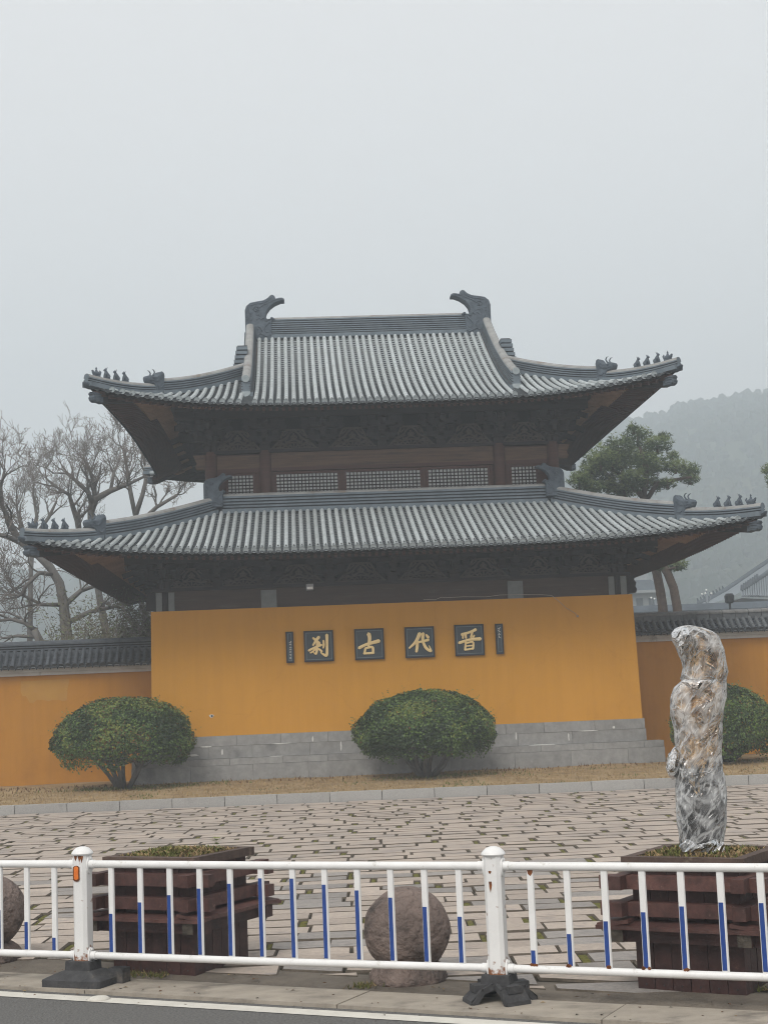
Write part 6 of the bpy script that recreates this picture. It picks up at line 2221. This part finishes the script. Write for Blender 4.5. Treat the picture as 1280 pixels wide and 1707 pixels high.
# near slope (tile rows run down towards us), its eave, gable slope behind rising to the right
curve_hi = [(1163, 1008), (1185, 999), (1210, 985), (1235, 968), (1258, 952), (1282, 936), (1330, 905), (1400, 860)]
curve_lo = [(1168, 1011), (1190, 1005), (1215, 997), (1236, 985), (1258, 970), (1282, 953), (1330, 920), (1400, 875)]
mb = MB()
for (a, b), (c, d_) in zip(zip(curve_hi, curve_hi[1:]), zip(curve_lo, curve_lo[1:])):
    mb.add([P8(*c, YH-1), P8(*d_, YH-1), P8(*b, YH+3), P8(*a, YH+3)], [(0, 1, 2, 3)])
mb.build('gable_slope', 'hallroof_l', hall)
mb = MB()
mb.tube([P8(*p, YH+3) for p in curve_hi], 0.26, 8)
mb.build('hip_ridge', 'hallroof', hall, smooth=True)
mb = MB()
mb.tube([P8(x, y-1, YH-1) for x, y in curve_lo[3:]], 0.17, 8)
mb.build('gable_ridge', 'hallroof', hall, smooth=True)
for k in range(9):
    p = P8(*[lerp(curve_hi[0][q], curve_hi[2][q], k/9) for q in (0, 1)], YH+3)
    mb = MB()
    mb.tube([p, p+V((0.03, 0, 0.27)), p+V((-0.05, 0, 0.48))], [0.12, 0.08, 0.04], 6)
    mb.build('ridge_figure', 'hallroof', hall)
for k in range(8):
    p = P8(lerp(1236, 1262, k/7), lerp(984, 966, k/7), YH-1.1)
    mb = MB()
    mb.tube([p, p+V((0, 0, 0.4))], [0.12, 0.07], 6)
    mb.build('ridge_figure', 'hallroof', hall)
nr = 46
for k in range(nr):
    x = lerp(1236, 1410, k/nr)
    yt = 987 - (x-1236)*0.66
    yb = 994 + (x-1236)*0.022 - 1.5*math.sin(min(1, (x-1236)/40)*PI)
    a, b = P8(x+0.06*(yb-yt), yb, YH-3.0), P8(x-0.0*(yb-yt), yt, YH-1.0)
    mb = MB()
    mid = a.lerp(b, 0.5) - V((0, 0, 0.03*(b-a).length))
    mb.tube([a, mid, b], 0.078, 5)
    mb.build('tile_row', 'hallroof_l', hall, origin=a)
mb = MB()
top = [P8(x, 988 - (x-1236)*0.66, YH-0.9) for x in range(1236, 1412, 8)]
bot = [P8(x, 995 + (x-1236)*0.022, YH-2.95) for x in range(1236, 1412, 8)]
mb.add(top+bot, [(k, k+1, len(top)+k+1, len(top)+k) for k in range(len(top)-1)])
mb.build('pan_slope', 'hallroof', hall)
mb = MB()
strip_solid(mb, [P8(1196, 1013, YH-1), P8(1236, 997, YH-1), P8(1300, 1000, YH-1), P8(1420, 1003, YH-1), P8(1420, 1060, YH-1), P8(1196, 1060, YH-1)], 4)
mb.build('shaded_wall', 'soffit', hall)  # near-black colour carries the shade beneath the eave
# white building far left of the hall
YW = 125.0
wb = thing('white_building', 'pale far building with tiered roof behind the two pine trunks', 'building', (px(1075, 1000, YW)[0], YW, 0))
def frustum(mb, x0, x1, y0, y1, z0, z1, inx, iny, m=0):
    mb.add([(x0, y0, z0), (x1, y0, z0), (x1, y1, z0), (x0, y1, z0), (x0+inx, y0+iny, z1), (x1-inx, y0+iny, z1), (x1-inx, y1-iny, z1), (x0+inx, y1-iny, z1)],
           [(3, 2, 1, 0), (4, 5, 6, 7), (0, 1, 5, 4), (1, 2, 6, 5), (2, 3, 7, 6), (3, 0, 4, 7)], m)
a, b = P8(1040, 988, YW), P8(1103, 985, YW)
mb = MB()
mb.box(a.x-2, b.x-0.3, YW, YW+8, 0, a.z)
wl = mb.build('wall', 'farwhite', wb)
mb = MB()
frustum(mb, a.x-2.5, b.x+0.2, YW-0.7, YW+8.7, a.z, a.z+1.05, 0.9, 1.5)
mb.build('roof', 'hallroof', wb)
mb = MB()
mb.box(a.x-2.5, b.x+0.2, YW-0.75, YW-0.6, a.z-0.12, a.z+0.1)
mb.build('eave_board', 'farwhite', wb)
mb = MB()
mb.box(a.x-2, b.x-0.9, YW+1.2, YW+6.8, a.z+1.05, a.z+2.2)
mb.build('upper_wall', 'farwhite', wb)
mb = MB()
frustum(mb, a.x-2.4, b.x-0.5, YW+0.8, YW+7.2, a.z+2.2, a.z+2.9, 0.9, 1.8)
mb.build('upper_roof', 'hallroof', wb)
for k in range(3):
    x = lerp(a.x+0.2, b.x-0.9, k/2)
    mb = MB()
    mb.box(x-0.28, x+0.28, YW-0.02, YW+0.1, a.z-1.5, a.z-0.5)
    mb.build('window', 'hallroof', wb)
# further wall line behind the right boundary wall
fw0, fw1 = V(px(1052, 1012, 58)), V(px(1400, 1010, 58))
fwt = thing('garden_wall', 'low grey coped garden wall seen just above the right boundary wall', 'wall', ((fw0.x+fw1.x)/2, 58, 0))
mb = MB()
mb.box(fw0.x-3, fw1.x, 58.1, 58.5, 0, 4.75)
mb.build('wall_body', 'hallroof_l', fwt)
mb = MB()
mb.sweep([(fw0.x-3, 58.3, 4.72), (fw1.x, 58.3, 4.72)], [(0.42, 0), (0.42, 0.06), (0.12, 0.25), (0, 0.32), (-0.12, 0.25), (-0.42, 0.06), (-0.42, 0)])
mb.build('coping', 'hallroof', fwt)
# lamps
def cluster_lamp(label, x, y, Y, offs, rad):
    c = V(px(x, y, Y))
    root = thing('street_lamp', label, 'lamp', (c.x, c.y, 0), 'white globe lamps beyond the wall')
    mb = MB()
    mb.tube([(c.x, c.y, 0), (c.x, c.y, c.z)], [0.07, 0.05], 8)
    for dx, dz in offs:
        mb.tube([(c.x, c.y, c.z-0.5), (c.x+dx*0.7, c.y, c.z-0.3+dz*0.5), (c.x+dx, c.y, c.z+dz-0.05)], 0.025, 5)
    mb.build('pole', 'hallroof_l', root, smooth=True)
    for dx, dz in offs:
        mb = MB()
        mb.ball((c.x+dx, c.y, c.z+dz), rad, 10, 8)
        mb.build('globe', 'globe', root, smooth=True, origin=(c.x+dx, c.y, c.z+dz))
cluster_lamp('far street lamp with four small white globes left of the temple hall', 1177, 990, 78, [(-0.24, 0), (-0.06, 0.03), (0, 0.2), (0.24, 0.02)], 0.05)
cluster_lamp('street lamp with white globes between the two pine trunks', 1092, 998, 70, [(-0.2, 0.05), (-0.05, 0.0), (0.32, 0.0), (0.46, 0.03)], 0.045)
c = V(px(1216, 1012, 56))
root = thing('post_lamp', 'dark box lantern on a short post above the right boundary wall', 'lamp', (c.x, c.y, 0))
mb = MB()
mb.tube([(c.x, c.y, 0), (c.x, c.y, c.z+0.2)], 0.045, 8)
mb.build('post', 'darkmetal', root)
mb = MB()
mb.loft([[(c.x+w_*a, c.y+w_*b, c.z+z) for a, b in ((-1, -0.6), (-0.6, -1), (0.6, -1), (1, -0.6), (1, 0.6), (0.6, 1), (-0.6, 1), (-1, 0.6))] for w_, z in ((0.10, 0.14), (0.15, 0.2), (0.16, 0.42), (0.11, 0.5))])
mb.build('lantern', 'darkmetal', root)

# ================================================================= HILLS
HX = [(-2500, 54), (-600, 56), (0, 47), (150, 46), (400, 57), (700, 72), (950, 85), (1060, 91), (1180, 96.5), (1280, 98.5), (1600, 106), (4000, 104)]
def hill_h(pxx):
    for (a, ha), (b, hb) in zip(HX, HX[1:]):
        if a <= pxx <= b:
            t = (pxx-a)/(b-a)
            return lerp(ha, hb, t*t*(3-2*t))
    return 60
def hill_z(x, y):
    r_ = math.hypot(x, y)
    pxx = 640 + FPX*math.tan(math.atan2(x, y)-math.radians(3.3))
    t = min(max((r_-170)/530, 0), 1)
    t2 = t*t*(3-2*t)
    return 0.885*1.4*hill_h(pxx)*t2*(1+0.05*noise.noise(V((x*0.012, y*0.012, 0)))) - 0.3*(1-t)
mb = MB()
na, nr_ = 90, 26
vs, fs = [], []
for i in range(na+1):
    a = math.radians(3.3) + math.radians(lerp(-32, 32, i/na))
    for j in range(nr_+1):
        rr = lerp(160, 740, j/nr_)
        x, y = rr*math.sin(a), rr*math.cos(a)
        vs.append((x, y, hill_z(x, y)))
for i in range(na):
    for j in range(nr_):
        k = i*(nr_+1)+j
        fs.append((k, k+nr_+1, k+nr_+2, k+1))
mb.add(vs, fs)
struct(mb.build('hill', 'hill', smooth=True))
mb = MB()
RH = random.Random(99)
for i in range(11500):
    a = math.radians(3.3) + math.radians(RH.uniform(-19, 19))
    rr = 720 - 530*RH.random()**1.4
    if i < 3200:
        rr = RH.uniform(684, 716)
    x, y = rr*math.sin(a), rr*math.cos(a)
    s = RH.uniform(1.1, 2.3)*(0.42 if i < 3200 else 1.0)
    mb.ball((x, y, hill_z(x, y)+s*0.5), (s, s, s*RH.uniform(0.8, 1.9)), 6, 4, 0, 0.5, 1.5)
stuff(tag(mb.build('hill_forest', 'canopy'), 'hazy forest covering the hills behind the temple', 'forest'))

# ================================================================= HAZE
mb = MB()
mb.box(-520, 520, -25, 790, -1.3, 172)
hz = bpy.data.materials.new('haze_air')
hz.use_nodes = True
n, l = hz.node_tree.nodes, hz.node_tree.links
n.remove(n['Principled BSDF'])
pv = n.new('ShaderNodeVolumePrincipled')
pv.inputs['Color'].default_value = (0.825, 0.90, 0.955, 1)
pv.inputs['Density'].default_value = 0.0025
pv.inputs['Anisotropy'].default_value = 0.0
l.new(pv.outputs[0], n['Material Output'].inputs['Volume'])
M['haze'] = hz
hzo = stuff(tag(mb.build('haze', 'haze'), 'pale mist filling the air round the temple and hills', 'haze'))
